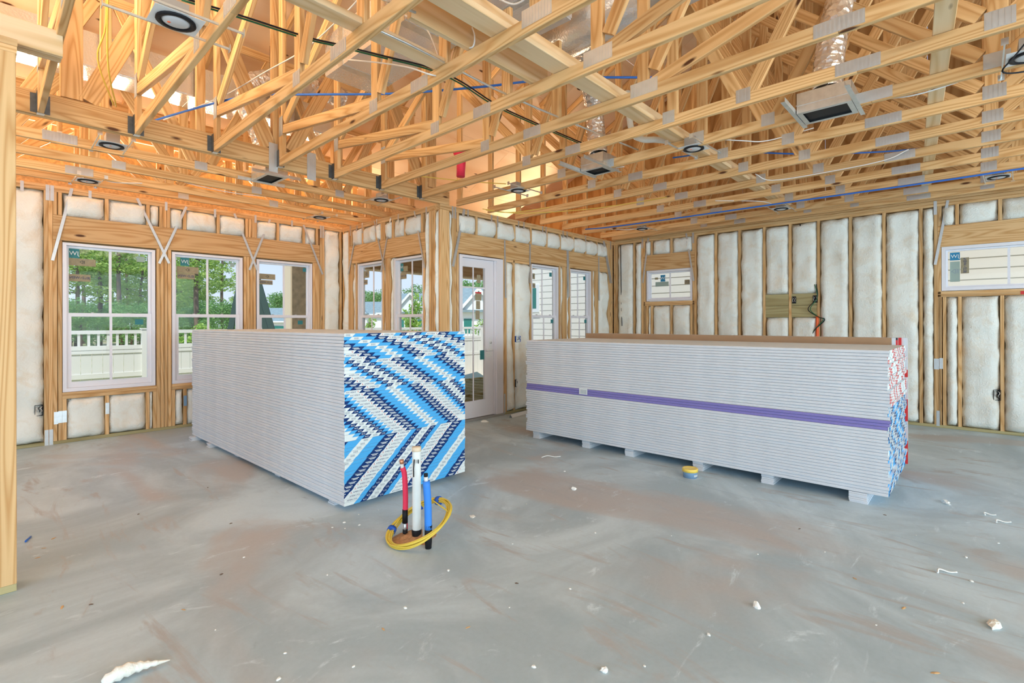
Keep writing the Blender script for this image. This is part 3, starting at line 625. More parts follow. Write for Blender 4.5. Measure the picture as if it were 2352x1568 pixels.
def door():
    o = tag(empty('door_1', (5.2, yN, 0)), 'white glazed patio door with two columns of panes, beside the corner post', kind='structure')
    k = o.location
    frame_mb(N_, o, 4.779, 5.673, 0.0, 2.392, -0.004, 0.13, 0.058, 0.14, 0.03, 0.034, 'doorpaint', 'door_frame')
    N_.panel('door_stop', 'doorpaint', 5.505, 5.532, 0.03, 2.358, 0.02, 0.05, parent=o)
    leaf = frame_mb(N_, o, 4.84, 5.500, 0.032, 2.355, 0.04, 0.085, 0.022, 0.175, 0.24, 0.122, 'doorpaint', 'door_leaf')
    a, b, c, e = 4.864, 5.324, 0.275, 2.231
    N_.panel('glass_pane', 'glass', a, b, c, e, 0.060, 0.065, parent=o)
    N_.panel('glazing_bar', 'doorpaint', 5.083, 5.103, c, e, 0.050, 0.0595, parent=o)
    N_.panel('glazing_bar', 'doorpaint', a, b, 1.925, 1.947, 0.051, 0.059, parent=o)
    for (x0, x1, z0, z1, m) in ((5.17, 5.25, 2.01, 2.13, 'sticker'), (5.14, 5.265, 1.75, 1.85, 'sticker'), (5.155, 5.24, 1.62, 1.745, 'sticker'), (5.145, 5.23, 1.47, 1.60, 'sticker'), (5.235, 5.322, 0.87, 1.01, 'sticker_teal')):
        N_.panel('glass_sticker', m, x0, x1, z0, z1, 0.0588, 0.0598, parent=o)
    N_.panel('glass_sticker', 't_red', 5.14, 5.265, 1.853, 1.875, 0.0588, 0.0598, parent=o)
    mb = MB(); mb.box(-0.026, 0.026, -0.012, 0.0, -0.14, 0.14); hnd = mb.build('handle_plate', 'white', o, Vector((5.425, yN + 0.039, 1.06)) - k)
    MB().tube([(0, -0.012, -0.05), (0, -0.055, -0.05), (-0.03, -0.062, -0.05), (-0.13, -0.062, -0.05)], 0.011, 8).build('lever', 'white', hnd)
    MB().lathe([(0.0, 0.0), (0.016, 0.0), (0.016, 0.014), (0, 0.014)], 12).build('lock_cylinder', 'bsteel', hnd, (0, -0.013, 0.06), (math.pi / 2, 0, 0))
    mb = MB(); mb.box(-0.05, 0.03, -0.02, 0, -0.03, 0.035); mb.build('latch_box', 'white', o, Vector((5.39, yN + 0.039, 0.93)) - k)
    N_.panel('sill', 'grey', 4.779, 5.673, -0.02, 0.03, -0.03, 0.039, parent=o)
door()
# ================================================================== ROOF FRAMING
SLOPE = 0.5
def ripple_me(w, h, name='nail_plate'):
    """pressed truss plate: thin sheet with rows of teeth slots standing proud"""
    mb = MB(); mb.box(-w / 2, w / 2, -h / 2, h / 2, 0, 0.0012)
    n = max(2, int(w / 0.022))
    for i in range(n):
        x = -w / 2 + (i + 0.5) * w / n; mb.box(x - w / n * 0.22, x + w / n * 0.22, -h / 2 + 0.006, h / 2 - 0.006, 0.0012, 0.0026)
    return mb.me(name, 'steel')
PL = {}
def tplate(parent, y, z, w, h, x, ang=0.0):
    """plate on the -x face of a truss member (local truss coordinates)"""
    k = (w, h)
    if k not in PL: PL[k] = ripple_me(w, h)
    o = obj('nail_plate', PL[k], parent)
    Yd = Vector((0, -math.cos(ang), math.sin(ang))); Zd = Vector((0, math.sin(ang), math.cos(ang))); Nn = Vector((-1, 0, 0))
    o.matrix_local = Matrix.Translation((x, y, z)) @ Matrix((Yd, Zd, Yd.cross(Zd))).transposed().to_4x4(); return o
TY = 5.355; TH = -0.025; Z0 = ZT + 0.001
CH = 0.089
def rz(y): return RZ(y) - Z0 - 0.004
def truss_base(r, mat='truss'):
    """chords shared by all main trusses; local y = world y - TY, z from the underside of the bottom chord"""
    L = lambda y: y - TY
    for a, b in ((TY, 2.885), (2.883, 0.572), (0.570, -5.5)): bar('bottom_chord', r, (0, L(a), CH / 2), (0, L(b), CH / 2), 0.038, CH, mat)
    bar('top_chord', r, (0, L(TY), rz(TY) - 0.05), (0, L(0.92), rz(0.92) - 0.05), 0.038, CH, mat); bar('top_chord', r, (0, L(0.90), rz(0.9) - 0.05), (0, L(-5.5), rz(-5.5) - 0.05), 0.038, CH, mat)
def webs(r, ws, mat='truss'):
    for i, (y0, z0, y1, z1) in enumerate(ws): bar('web', r, (0, y0 - TY, z0), (0, y1 - TY, z1), 0.0372 - 0.0002 * i, CH, mat)
def truss_a():
    r = root('roof_truss', (0, TY, Z0), 'x', 'truss', 'main room roof trusses', TH); truss_base(r)
    webs(r, [(5.30, CH, 5.30, 1.95), (5.24, 0.36, 3.52, 0.11), (5.22, 0.44, 1.86, 2.70), (3.48, CH, 3.48, 2.80), (1.80, CH, 1.80, 3.60), (1.72, 0.10, -1.6, 1.02), (3.42, 0.16, 1.86, 3.4), (1.72, 0.2, 0.0, 3.2), (-1.6, CH, -1.6, 2.5), (2.62, CH + .001, 2.62, 0.74)])
    for y, z, w, h in ((3.49, 0.075, 0.115, 0.10), (2.885, 0.05, 0.20, 0.085), (1.79, 0.085, 0.22, 0.10), (0.571, 0.05, 0.25, 0.08), (-0.11, 0.07, 0.14, 0.10), (-1.6, 0.08, 0.15, 0.10)): tplate(r, y - TY, z, w, h, -0.0192)
    tplate(r, 5.29 - TY, 0.40, 0.09, 0.20, -0.0192)
    return r
def truss_b():
    r = root('roof_truss', (0, TY, Z0), 'x', 'truss', 'main room roof trusses', TH); truss_base(r)
    webs(r, [(5.30, CH, 5.30, 1.95), (3.48, CH, 3.48, 2.80), (1.86, CH, 1.86, 3.58), (1.33, CH, 2.72, 2.9), (1.24, CH, -0.22, 2.75), (-0.09, CH, -0.09, 3.2), (-0.16, CH, -2.2, 2.0), (3.44, 0.1, 5.2, 1.8), (3.40, 0.12, 1.95, 3.3), (2.0, 1.9, -0.02, 0.12), (-0.30, CH, -0.30, 3.0), (0.66, 1.2, 0.66, 3.6)])
    for y, z, w, h in ((3.49, 0.075, 0.115, 0.10), (1.89, 0.08, 0.105, 0.10), (1.29, 0.075, 0.105, 0.10), (0.571, 0.05, 0.25, 0.082), (-0.10, 0.075, 0.13, 0.10), (2.885, 0.05, 0.18, 0.085), (-2.2, 0.08, 0.12, 0.1)): tplate(r, y - TY, z, w, h, -0.0192)
    return r
TX = [0.43 + 0.612 * k for k in range(14)] + [8.80]
pa, pb = truss_a(), truss_b()
ua = ub = False
trusses = []
for k, x in enumerate([-0.79, -0.18] + TX):
    if x < 3.8: t = pa if not ua else copy_tree(pa); ua = True
    else: t = pb if not ub else copy_tree(pb); ub = True
    t.location = (x, TY, Z0)
    if k >= 2: trusses.append(t)
    n = k - 1
    if k == 0: t['label'] = 'pine roof truss hung on the girder far left, above the partition wall'
    elif k == 1: t['label'] = 'pine roof truss just left of the partition end, above the treated plate'
    elif n <= 7: t['label'] = 'pine roof truss on the %s steel hanger right of the partition end' % ordw(n)
    else: t['label'] = 'pine roof truss over the long back half, %s from the back wall' % ordw(16 - n) if n < 15 else 'pine roof truss standing tight against the back wall'
# steel hangers on the girder
mb = MB()
for s in (-1, 1):
    mb.box(s * 0.0205, s * 0.0225, -0.055, 0.0, 0.0, 0.17); mb.box(s * 0.0205, s * 0.058, 0.0, 0.002, 0.012, 0.16)
mb.box(-0.0225, 0.0225, -0.05, 0, -0.0022, 0.0)
hme = mb.me('hanger', 'dsteel'); smb = MB().box(-0.0225, 0.0225, -0.051, 0, -0.0045, -0.0023).me('seat', 'bsteel')
for i, x in enumerate([-0.18] + TX[:7]):
    h = obj('joist_hanger', hme); h.location = (x, yN - 0.001, Z0); obj('seat_plate', smb, h)
    tag(h, 'grey steel joist hanger under the %s roof truss end along the girder' % (ordw(i) if i else 'leftmost'), 'hanger', 'joist hangers along the girder')

# two-ply girder truss above the opening of the nook
G = root('girder_truss', (2.0, yN + 0.045, Z0 - 0.0), 'heavy two-ply girder truss spanning the nook opening above the steel hangers', 'truss')
def gb(name, x0, z0, x1, z1, w=0.089, ply=(0.0195, 0.0585), mat='truss'):
    for yy in ply: bar(name, G, (x0 - 2.0, yy - 0.045 + 0.002, z0 - Z0), (x1 - 2.0, yy - 0.045 + 0.002, z1 - Z0), 0.038, w, mat, side=(0, 1, 0))
gb('bottom_chord', -1.4, Z0 + 0.0925, 4.60, Z0 + 0.0925, 0.184); gb('top_chord', -1.4, 5.00, 4.6, 5.00, 0.14)
for x in (0.62, 2.28, 4.30): gb('web', x, Z0 + .19, x, 4.92, 0.14)
for a, b, c, e in ((0.72, 3.25, 1.42, 4.9), (2.18, 3.25, 1.48, 4.9), (2.40, 3.25, 3.24, 4.9), (4.18, 3.25, 3.34, 4.9), (-0.9, 3.25, 0.5, 4.9)): gb('web', a, c if False else b, c, e, 0.135)
for x, w, h in ((2.21, 0.09, 0.30), (2.62, 0.10, 0.30)):
    o = obj('nail_plate', ripple_me(w, h), G); o.matrix_local = Matrix.Translation((x - 2.0, -0.0452, 3.14 - Z0)) @ Matrix(((1, 0, 0), (0, 0, 1), (0, -1, 0))).transposed().to_4x4()
# flat trusses of the nook ceiling
def flat_truss(y, label):
    r = root('nook_truss', (1.5, y, Z0), label, 'truss', 'flat trusses over the nook'); zt = min(RZ(y), 4.95) - Z0 - 0.17
    f = lambda x0, z0, x1, z1, i=0: bar('web', r, (x0 - 1.5, 0, z0), (x1 - 1.5, 0, z1), 0.0372 - 0.0003 * i, CH, 'truss', side=(0, 1, 0))
    bar('bottom_chord', r, (-3.0, 0, CH / 2), (3.06, 0, CH / 2), 0.038, CH, 'truss', side=(0, 1, 0)); bar('top_chord', r, (-3.0, 0, zt), (3.06, 0, zt), 0.038, CH, 'truss', side=(0, 1, 0))
    for x in (0.15, 0.95, 1.75, 2.55, 3.35, 4.15, 4.50): f(x, CH, x, zt - .045)
    for i, (a, b) in enumerate(((0.25, 0.87), (1.67, 1.05), (1.85, 2.47), (3.27, 2.65), (3.45, 4.07))): f(a, CH, b, zt - .05, i + 1)
    for x in ((0.62, 1.75, 3.35) if y < 6.5 else (1.15, 2.55) if y < 7 else (0.9, 3.0) if y < 7.5 else (2.0,)):
        o = obj('nail_plate', ripple_me(0.24 if x in (0.62, 0.9) else 0.12, 0.085), r); o.matrix_local = Matrix.Translation((x - 1.5, -0.0192, 0.055)) @ Matrix(((1, 0, 0), (0, 0, 1), (0, -1, 0))).transposed().to_4x4()
    return r
for i, y in enumerate((6.13, 6.74, 7.32, 7.72)): flat_truss(y, 'flat pine truss over the nook, %s back from the girder' % ordw(i + 1) if i < 3 else 'flat pine truss over the nook closest to the three tall windows')
# rafters seen through the nook framing
for i, x in enumerate((0.1, 0.71, 1.32, 1.93, 2.54, 3.15, 3.76, 4.37)):
    r = root('rafter', (x, 5.55, RZ(5.55) - 0.06), 'sloping rafter above the nook, %s from the left, under the plywood deck' % ordw(i + 1), 'rafter', 'rafters above the nook')
    bar('board', r, (0, 0, 0), (0, 2.5, -1.25), 0.038, 0.089, 'truss'); bar('stud', r, (0.0, 1.5, -0.80), (0, 1.5, -1.5), 0.037, 0.089, 'truss')
# loose framing lying across the bottom chords
zc = Z0 + CH + 0.0015
def runner(name, label, x0, x1, y, w, h, mat='truss', skew=0.0, z=None, up=None):
    r = root(name, (x0, y, z or zc), label, 'board', None, skew); l = x1 - x0
    bar('board', r, (0, 0, h / 2), (l, 0, h / 2), w, h, mat, side=(0, 1, 0))
    if up: bar('upright_board', r, (0, up, h + 0.0705), (l, up, h + 0.0705), 0.038, 0.14, mat, side=(0, 1, 0))
    return r
runner('strongback_brace', 'long T-shaped strongback board lying across the truss bottoms from the middle to back', 1.25, 8.75, 2.09, 0.14, 0.038, 'spf', up=0.05)
runner('lateral_brace', 'pale flat board laid across the trusses near the right edge', 3.35, 8.7, 0.10, 0.10, 0.025, 'spf', skew=0.075)
runner('ceiling_block', 'wide pine board on edge across three trusses beside the strongback', 1.72, 2.95, 2.36, 0.038, 0.235, 'spf')
runner('ceiling_board', 'pine board lying across two trusses in front of the foil duct', 0.95, 2.35, 2.66, 0.12, 0.038, 'spf')
r = root('wall_blocking', (-0.9, 3.84, 2.933), 'pale blocking board on top of the partition end, top left corner', 'board')
bar('board', r, (0.0, 0, 0.07), (1.30, 0, 0.07), 0.038, 0.14, 'spf', side=(0, 1, 0)); bar('board', r, (0, 0.06, 0.0585), (1.30, 0.06, 0.0585), 0.06, 0.115, 'spf', side=(0, 1, 0))

# ================================================================== SERVICES IN THE CEILING
def can_light(x, y, label, along='x', orange=True):
    r = root('recessed_light', (x, y, Z0 + 0.006), label, 'light', 'recessed lights in the ceiling framing', R.uniform(-0.05, 0.05) + (0 if along == 'x' else math.pi / 2))
    mb = MB(); mb.box(-0.115, 0.115, -0.105, 0.105, 0.0, 0.0015); mb.build('mounting_plate', 'white', r)
    MB().lathe([(0.092, -0.001), (0.094, -0.010), (0.070, -0.012), (0.066, -0.001)], 24).build('trim_ring', 'black', r)
    lens = MB().lathe([(0.0, -0.0135), (0.052, -0.0125), (0.066, -0.006), (0.066, -0.001)], 24).build('lens', 'lens', r)
    if orange: MB().lathe([(0, -0.0148), (0.008, -0.0146), (0.008, -0.0125)], 10).build('orange_sticker', 'flag', lens, (-0.03, 0.012, 0))
    MB().box(-0.09, 0.05, -0.05, 0.05, 0.002, 0.085).build('junction_box', 'grey', r)
    for s in (-1, 1):
        mb = MB(); mb.box(-0.30, 0.30, s * 0.113, s * 0.121, 0.002, 0.014); mb.box(-0.302, -0.298, s * 0.1, s * 0.134, -0.01, 0.03); mb.box(0.298, 0.302, s * 0.1, s * 0.134, -0.01, 0.03); mb.build('hanger_bar', 'bsteel', r)
    return r
can_light(0.795, 3.19, 'round black-rimmed recessed light high at the top left, nearest the partition')
can_light(0.95, 5.86, 'recessed light just behind the girder at left', 'y'); can_light(1.00, 7.52, 'recessed light above the first nook window', 'y')
can_light(3.80, 5.84, 'recessed light in the nook nearest the corner post', 'y'); can_light(3.78, 7.5, 'recessed light above the third nook window', 'y')
can_light(4.68, 4.18, 'recessed light near the door wall, in front of the corner post'); can_light(4.67, 1.96, 'recessed light in the ceiling centre beside the strongback board')
can_light(4.45, -0.24, 'recessed light cut by the right edge of the view'); can_light(7.94, -0.18, 'recessed light near the back wall at the far right')
can_light(8.02, 2.08, 'recessed light near the middle of the back wall'); can_light(8.07, 4.31, 'recessed light near the back left corner above the small window')

def boot(x, y, sx, sy, label, rz=0.0, bars='x', bl=0.335, bo=0.0):
    r = root('duct_boot', (x, y, Z0 - 0.012), label, 'duct boot', 'register boots in the ceiling framing', rz)
    mb = MB(); t = 0.0015; w, d = sx / 2, sy / 2
    for a, b, c, e in ((-w, -w + t, -d, d), (w - t, w, -d, d), (-w, w, -d, -d + t), (-w, w, d - t, d)): mb.box(a, b, c, e, 0.0, 0.15)
    mb.box(-w, w, -d, d, 0.15, 0.152); mb.box(-w - 0.004, w + 0.004, -d - 0.004, d + 0.004, 0.055, 0.063); mb.build('box', 'bsteel', r)
    mb = MB(); f = 0.035
    mb.box(-w, w, -d, -d + f, -0.002, 0.0); mb.box(-w, w, d - f, d, -0.002, 0.0); mb.box(-w, -w + f, -d + f, d - f, -0.002, 0); mb.box(w - f, w, -d + f, d - f, -0.002, 0); mb.build('flange', 'bsteel', r)
    MB().box(-w + .002, w - .002, -d + .002, d - .002, 0.012, 0.015).build('throat_shade', 'black', r)  # black sheet across the boot stands in for the shade of its opening
    for s in (-1, 1):
        mb = MB()
        if bars == 'x': mb.box(bo - bl, bo + bl, s * (d + 0.004), s * (d + 0.034), -0.004, -0.001); mb.box(bo - bl, bo + bl, s * (d + 0.004), s * (d + 0.006), -0.001, 0.03)
        mb.build('hanger_bar', 'bsteel', r)
    return r
boot(4.545, 0.85, 0.30, 0.36, 'large shiny register boot under the upright silver flexible duct, upper right', 0.0, bo=-0.12)
boot(4.62, 2.98, 0.25, 0.28, 'shiny register boot in the middle ceiling beside the second flexible duct', 0.0, bo=-0.15)
boot(2.36, 5.86, 0.24, 0.40, 'shiny register boot in the nook ceiling behind the girder', math.pi / 2 * 0, bo=0.0, bl=0.26)

def flex(name, pts, rad, label):
    P = crom(pts, 8); o = P[0].copy(); mb = MB(); rr = []
    for i in range(len(P)): rr.append(rad * (1 + 0.035 * noise.noise(Vector((i * 0.9, rad * 9, 2)))))
    dense = []; rs = []
    for i in range(len(P) - 1):
        for k in range(3): dense.append(P[i].lerp(P[i + 1], k / 3) - o); rs.append(rr[i] * (1.0 if k else 0.955))
    mb.tube(dense, rs, 20, caps=False); t = mb.build(name, 'flexfoil'); t.location = o; return tag(t, label, 'duct')
flex('flexible_duct', [(4.54, 0.85, 3.22), (4.55, 0.84, 3.45), (4.58, 0.79, 3.8), (4.75, 0.70, 4.25), (5.1, 0.6, 4.6)], 0.105, 'silver flexible duct rising from the large register boot at upper right')
flex('flexible_duct', [(4.62, 2.98, 3.22), (4.63, 3.02, 3.5), (4.55, 3.0, 3.78), (4.2, 2.85, 3.98), (3.75, 2.6, 4.02)], 0.10, 'silver flexible duct bending up from the middle boot to the round trunk')
flex('flexible_duct', [(2.36, 5.88, 3.22), (2.30, 5.90, 3.5), (2.15, 5.92, 3.85), (2.25, 5.9, 4.1), (2.75, 5.75, 4.2), (3.2, 5.7, 4.15)], 0.12, 'silver flexible duct with a black strap above the nook boot')
mb = MB(); mb.box(-0.025, 0.025, -0.135, 0.135, -0.002, 0.0)
tag(MB().tube([(0, -0.135, 0.13), (0, -0.135, 0.0), (0, -0.10, -0.10), (0, 0, -0.14), (0, 0.10, -0.10), (0, 0.135, 0), (0, 0.135, 0.45)], 0.012, 4).build('duct_strap', 'black', None, (2.42, 5.83, 4.145)), 'black hanging strap round the nook flexible duct', 'strap')
def duct_box(label, c, size, rot=(0, 0, 0), seams=(), seamax=0):
    r = root('foil_duct', c, label, 'duct'); r.rotation_euler = rot; x, y, z = (s / 2 for s in size)
    mb = MB(); b = 0.012
    mb.box(-x, x, -y + b, y - b, -z, z); mb.box(-x + .001, x - .001, -y, y, -z + b, z - b); mb.build('duct_body', 'foil', r)
    for s in seams:
        e = 0.003; m = MB(); (m.box(-x - e, x + e, s - 0.04, s + 0.04, -z - e, z + e) if seamax else m.box(s - 0.04, s + 0.04, -y - e, y + e, -z - e, z + e)); m.build('foil_tape', 'bsteel', r)
    return r
duct_box('long foil-faced duct trunk above the nook behind the girder', (1.55, 6.435, 4.04), (3.6, 0.40, 0.34), seams=(-1.0, 0.2, 1.3))
duct_box('big foil duct trunk running back over the middle of the room, near half', (2.53, 3.65, 3.88), (0.50, 1.6, 0.36), (0, 0, TH), seams=(-0.45, 0.5), seamax=1)
duct_box('foil duct trunk crossing high behind the ceiling boards at top centre', (2.73, 2.62, 4.06), (1.3, 0.38, 0.34), (0, 0, 0.0), seams=(0.2,))
d = MB(); d.tube([(0, 0, 0), (0, -0.7, 0.02), (0, -1.4, 0.04), (0, -2.1, 0.06)], 0.20, 24); dd = d.build('round_duct', 'foil', None, (3.67, 2.95, 3.98))
tag(dd, 'round foil-wrapped duct with a grey mastic collar at top centre right', 'duct')
MB().tube([(0, -1.05, 0.03), (0, -1.45, 0.045)], [0.206, 0.206], 24).build('mastic_collar', 'steel', dd)

# conduits and cables
cable('steel_conduit', [(0.9, 2.78, zc + 0.008), (1.7, 2.60, zc + .008), (2.9, 2.62, zc + .008), (4.6, 2.5, zc + .008)], 0.008, 'bsteel', 'straight steel rod lying across the trusses at top centre', 'rod')
cable('steel_conduit', [(0.60, 2.50, zc + 0.008), (1.72, 2.30, zc + .008)], 0.008, 'bsteel', 'short steel rod across two trusses near the top edge', 'rod')
for i, (dy, m, l) in enumerate(((0.0, 'black', 'black cable of the pair running with a green wire across the trusses'), (0.03, 'gcable', 'green wire running beside the black cable across the trusses'))):
    cable('ceiling_cable', [(0.932, 3.595 + dy, 3.42), (1.258, 3.523 + dy, 3.42), (1.649, 3.45 + dy, 3.42), (1.839, 3.38 + dy, 3.42), (2.149, 3.275 + dy, 3.42), (2.491, 3.16 + dy, 3.42), (2.813, 3.15 + dy, 3.42), (3.4, 3.25 + dy, 3.42), (4.186, 3.25 + dy, 3.42), (4.9, 3.2 + dy, 3.40)], 0.0062, m, l, 'cable')
cable('blue_tubing', [(1.1, 7.0, 3.45), (1.389, 6.104, 3.5), (1.77, 4.961, 3.5), (2.13, 4.507, 3.5), (2.657, 3.911, 3.5), (3.105, 3.238, 3.5), (3.473, 2.605, 3.5), (4.1, 1.9, 3.5)], 0.010, 'bluepex', 'blue water tube crossing the attic behind the middle trusses', 'tube', 'blue water tubes')
cable('blue_tubing', [(7.49, 5.1, 3.07), (7.50, 4.6, 3.045), (7.52, 3.4, 3.035), (7.60, 1.9, 3.045), (7.60, 0.4, 3.035), (7.59, -0.2, 3.036), (7.62, -0.8, 3.04), (7.65, -1.2, 3.045)], 0.0115, 'bluepex', 'bright blue tube hung below the trusses along the back wall', 'tube', 'blue water tubes')
cable('blue_tubing', [(5.6, 2.6, 3.33), (5.9, 2.1, 3.36), (6.2, 1.4, 3.25), (6.6, 0.6, 3.20), (6.9, -0.2, 3.22)], 0.009, 'bluepex', 'thin blue tube resting on trusses at the right, below the strongback line', 'tube', 'blue water tubes')
wc = [([(1.42, 6.15, 3.507), (1.72, 5.37, 3.61), (1.84, 4.65, 3.65), (1.94, 4.1, 3.69), (2.0, 3.58, 3.79), (2.04, 3.40, 3.87)], 'white cable arching from the left nook up past the first post'),
      ([(2.023, 2.824, 3.482), (2.112, 2.728, 3.409), (2.161, 2.674, 3.263), (2.215, 2.681, 3.142), (2.2, 2.696, 3.1), (2.131, 2.707, 3.088), (2.103, 2.886, 3.182), (2.094, 3.191, 3.315), (2.026, 3.561, 3.445)], 'white cable loop stapled under the fourth hung truss'),
      ([(2.023, 2.751, 3.472), (2.117, 2.574, 3.393), (2.15, 2.453, 3.265), (2.165, 2.381, 3.167), (2.168, 2.313, 3.142), (2.17, 2.301, 3.209), (2.2, 2.37, 3.321), (2.25, 2.444, 3.465), (2.29, 2.534, 3.598)], 'white cable loop hanging at top centre beside the foil duct'),
      ([(2.02, 2.08, 3.32), (2.08, 2.0, 3.26), (2.13, 1.93, 3.225), (2.14, 1.84, 3.23), (2.16, 1.80, 3.26), (2.15, 1.74, 3.26), (2.12, 1.76, 3.31)], 'white cable curl at the very top edge of the view'),
      ([(4.70, 0.60, 3.12), (4.64, 0.35, 3.05), (4.62, 0.1, 3.06), (4.63, -0.2, 3.12), (4.66, -0.7, 3.10)], 'white cable sagging beside the large register boot toward the right edge'),
      ([(4.72, 1.9, 3.15), (4.9, 1.6, 3.1), (5.15, 1.45, 3.13), (5.3, 1.1, 3.2)], 'white cable leaving the recessed light beside the strongback'),
      ([(6.1, 1.85, 3.1), (6.2, 1.7, 3.02), (6.3, 1.2, 3.03), (6.35, 0.7, 3.06), (6.4, 0.5, 3.14)], 'white cable drooping between the sixth and seventh trusses from the back wall'),
      ([(4.7, 3.9, 3.13), (4.72, 3.5, 3.08), (4.8, 3.1, 3.11), (4.85, 2.8, 3.1)], 'white cable from the light near the door to the middle boot'),
      ([(1.45, 7.2, 3.06), (1.2, 7.35, 3.05), (1.05, 7.4, 3.1)], 'white cable at the recessed light over the first window'),
      ([(3.0, 6.763, 3.09), (2.4, 6.80, 3.04), (1.9, 6.80, 3.05), (1.5, 6.763, 3.1)], 'white cable sagging across the nook ceiling trusses'),
      ([(7.7, 4.75, 3.06), (7.9, 4.5, 3.04), (8.05, 4.4, 3.07)], 'white cable by the back left corner light'),
      ([(6.9, 2.6, 3.06), (7.3, 2.2, 3.06), (7.58, 2.13, 3.075), (7.8, 2.1, 3.07)], 'white cable reaching the middle back wall light')]
for p, l in wc: cable('white_cable', p, 0.0055, 'wcable', l, 'cable', 'white ceiling cables')
yc = [([(0.72, 4.6, 4.1), (0.76, 4.9, 3.7), (0.74, 5.1, 3.5), (0.88, 5.34, 3.25)], 'yellow cable hanging down to the girder behind the first hung truss'),
      ([(0.70, 4.4, 3.9), (0.78, 4.95, 3.45), (0.90, 5.36, 3.25)], 'second yellow cable beside the first, touching the girder top'),
      ([(5.15, 5.30, 3.075), (5.6, 5.0, 3.04), (6.1, 4.3, 3.06), (6.4, 3.6, 3.10), (6.5, 2.9, 3.12)], 'yellow cable rising from the door wall plate through the trusses'),
      ([(5.22, 5.30, 3.07), (5.5, 5.1, 3.05), (5.8, 4.75, 3.1), (6.2, 4.4, 3.2)], 'second yellow cable fanning from the door wall plate'),
      ([(3.75, 5.0, 3.2), (4.3, 4.7, 3.19), (4.8, 4.5, 3.22)], 'short yellow cable over the last hanger by the corner post')]
for p, l in yc: cable('yellow_cable', p, 0.006, 'ycable', l, 'cable', 'yellow ceiling cables')
cable('black_cable', [(4.25, -0.35, 3.25), (4.2, -0.18, 3.0), (4.25, -0.12, 2.92), (4.4, -0.3, 2.95), (4.6, -0.6, 3.1)], 0.005, 'black', 'black cable loop hanging at the upper right edge', 'cable')
cable('pipe_elbow', [(4.56, 2.6, 3.75), (4.56, 2.55, 3.35), (4.58, 2.45, 3.24), (4.64, 2.33, 3.22), (4.78, 2.24, 3.22)], 0.03, 'pvc', 'white drain pipe bending down beside the middle recessed light', 'pipe', n=12)
tag(MB().tube([(0, 0, 0), (0.01, 0, 0.18), (-0.03, 0.01, 0.30), (0.05, 0.0, 0.36)], [0.055, 0.06, 0.07, 0.04], 8).build('red_plastic_bag', 'redsleeve', None, (4.37, 4.9, 3.30)), 'red plastic wrap hanging in the attic near the corner post', 'wrap')

def ebox(loc, size, label, ax, mat='black', wires=3):
    r = root('electrical_box', loc, label, 'electrical box', 'electrical boxes on the studs'); w, d, h = size
    mb = MB(); t = 0.004
    A = (lambda a, b, c, e, f, g: mb.box(a, b, c, e, f, g)) if ax == 'x' else (lambda a, b, c, e, f, g: mb.box(c, e, a, b, f, g))
    A(-w, w, d - t, d, -h, h); A(-w, -w + t, 0, d, -h, h); A(w - t, w, 0, d, -h, h); A(-w, w, 0, d, -h, -h + t); A(-w, w, 0, d, h - t, h); mb.build('box_shell', mat, r)
    for i in range(wires):
        u = (i - (wires - 1) / 2) * w * 0.55; p = [(u, d - .01, -h * .6), (u + .008, 0.005, -h * .1), (u - .004, -0.012, h * .4), (u + .01, 0.01, h * .7)]
        MB().tube(crom([(a, b, c) if ax == 'x' else (b, a, c) for a, b, c in p], 3), 0.0035, 5).build('wire', ('wcable', 'black', 'wcable')[i % 3], r)
    return r
ebox((0.622, yL - 0.002, 0.415), (0.035, 0.06, 0.062), 'dark electrical box in the batt left of the first tall window', 'x')
ebox((6.01, yN - 0.012, 1.16), (0.055, 0.06, 0.048), 'blue electrical box on the batt right of the door', 'x', 'blueplastic')
ebox((5.975, yN - 0.012, 0.462), (0.030, 0.06, 0.058), 'black electrical box low on the wall right of the door', 'x')
ebox((xB - 0.008, -0.19, 0.49), (0.034, 0.06, 0.066), 'dark electrical box half buried in the batt under the wide high window', 'y')
ebox((xB - 0.012, 2.122, 1.77), (0.026, 0.011, 0.055), 'black electrical box at the left of the two on the backing boards', 'y')
ebox((xB - 0.012, 1.83, 1.775), (0.03, 0.011, 0.055), 'black electrical box at the right of the two on the backing boards', 'y')
cable('orange_conduit', [(xB - 0.02, 1.80, 1.52), (xB - 0.022, 1.80, 1.2), (xB - 0.02, 1.795, 0.6)], 0.02, 'orange', 'orange flexible conduit on the back wall below the backing boards', 'conduit', n=10)
for i in range(2): cable('wall_cable', [(xB - 0.015, 1.815 + .02 * i, 2.0), (xB - 0.03, 1.80, 1.80), (xB - 0.05, 1.92 - .03 * i, 1.62), (xB - 0.05, 1.78, 1.50), (xB - 0.045, 1.70 + .02 * i, 1.45), (xB - 0.04, 1.86, 1.25), (xB - 0.03, 1.88, 0.95)], 0.006, ('black', 'gcable')[i], ('black cable hanging from the right box on the backing boards', 'green cable hanging beside the black one on the backing boards')[i], 'cable')
cable('wall_cable', [(xB - 0.03, 5.21, 2.95), (xB - 0.034, 5.20, 2.4), (xB - 0.03, 5.195, 1.9), (xB - 0.034, 5.18, 1.35)], 0.008, 'black', 'dark cable down the batt in the back left corner', 'cable')
cable('wall_cable', [(xB - 0.03, 2.03, 2.95), (xB - 0.032, 2.03, 2.8), (xB - 0.03, 2.03, 2.62)], 0.007, 'black', 'short dark cable at the top of the batt above the right backing board', 'cable')
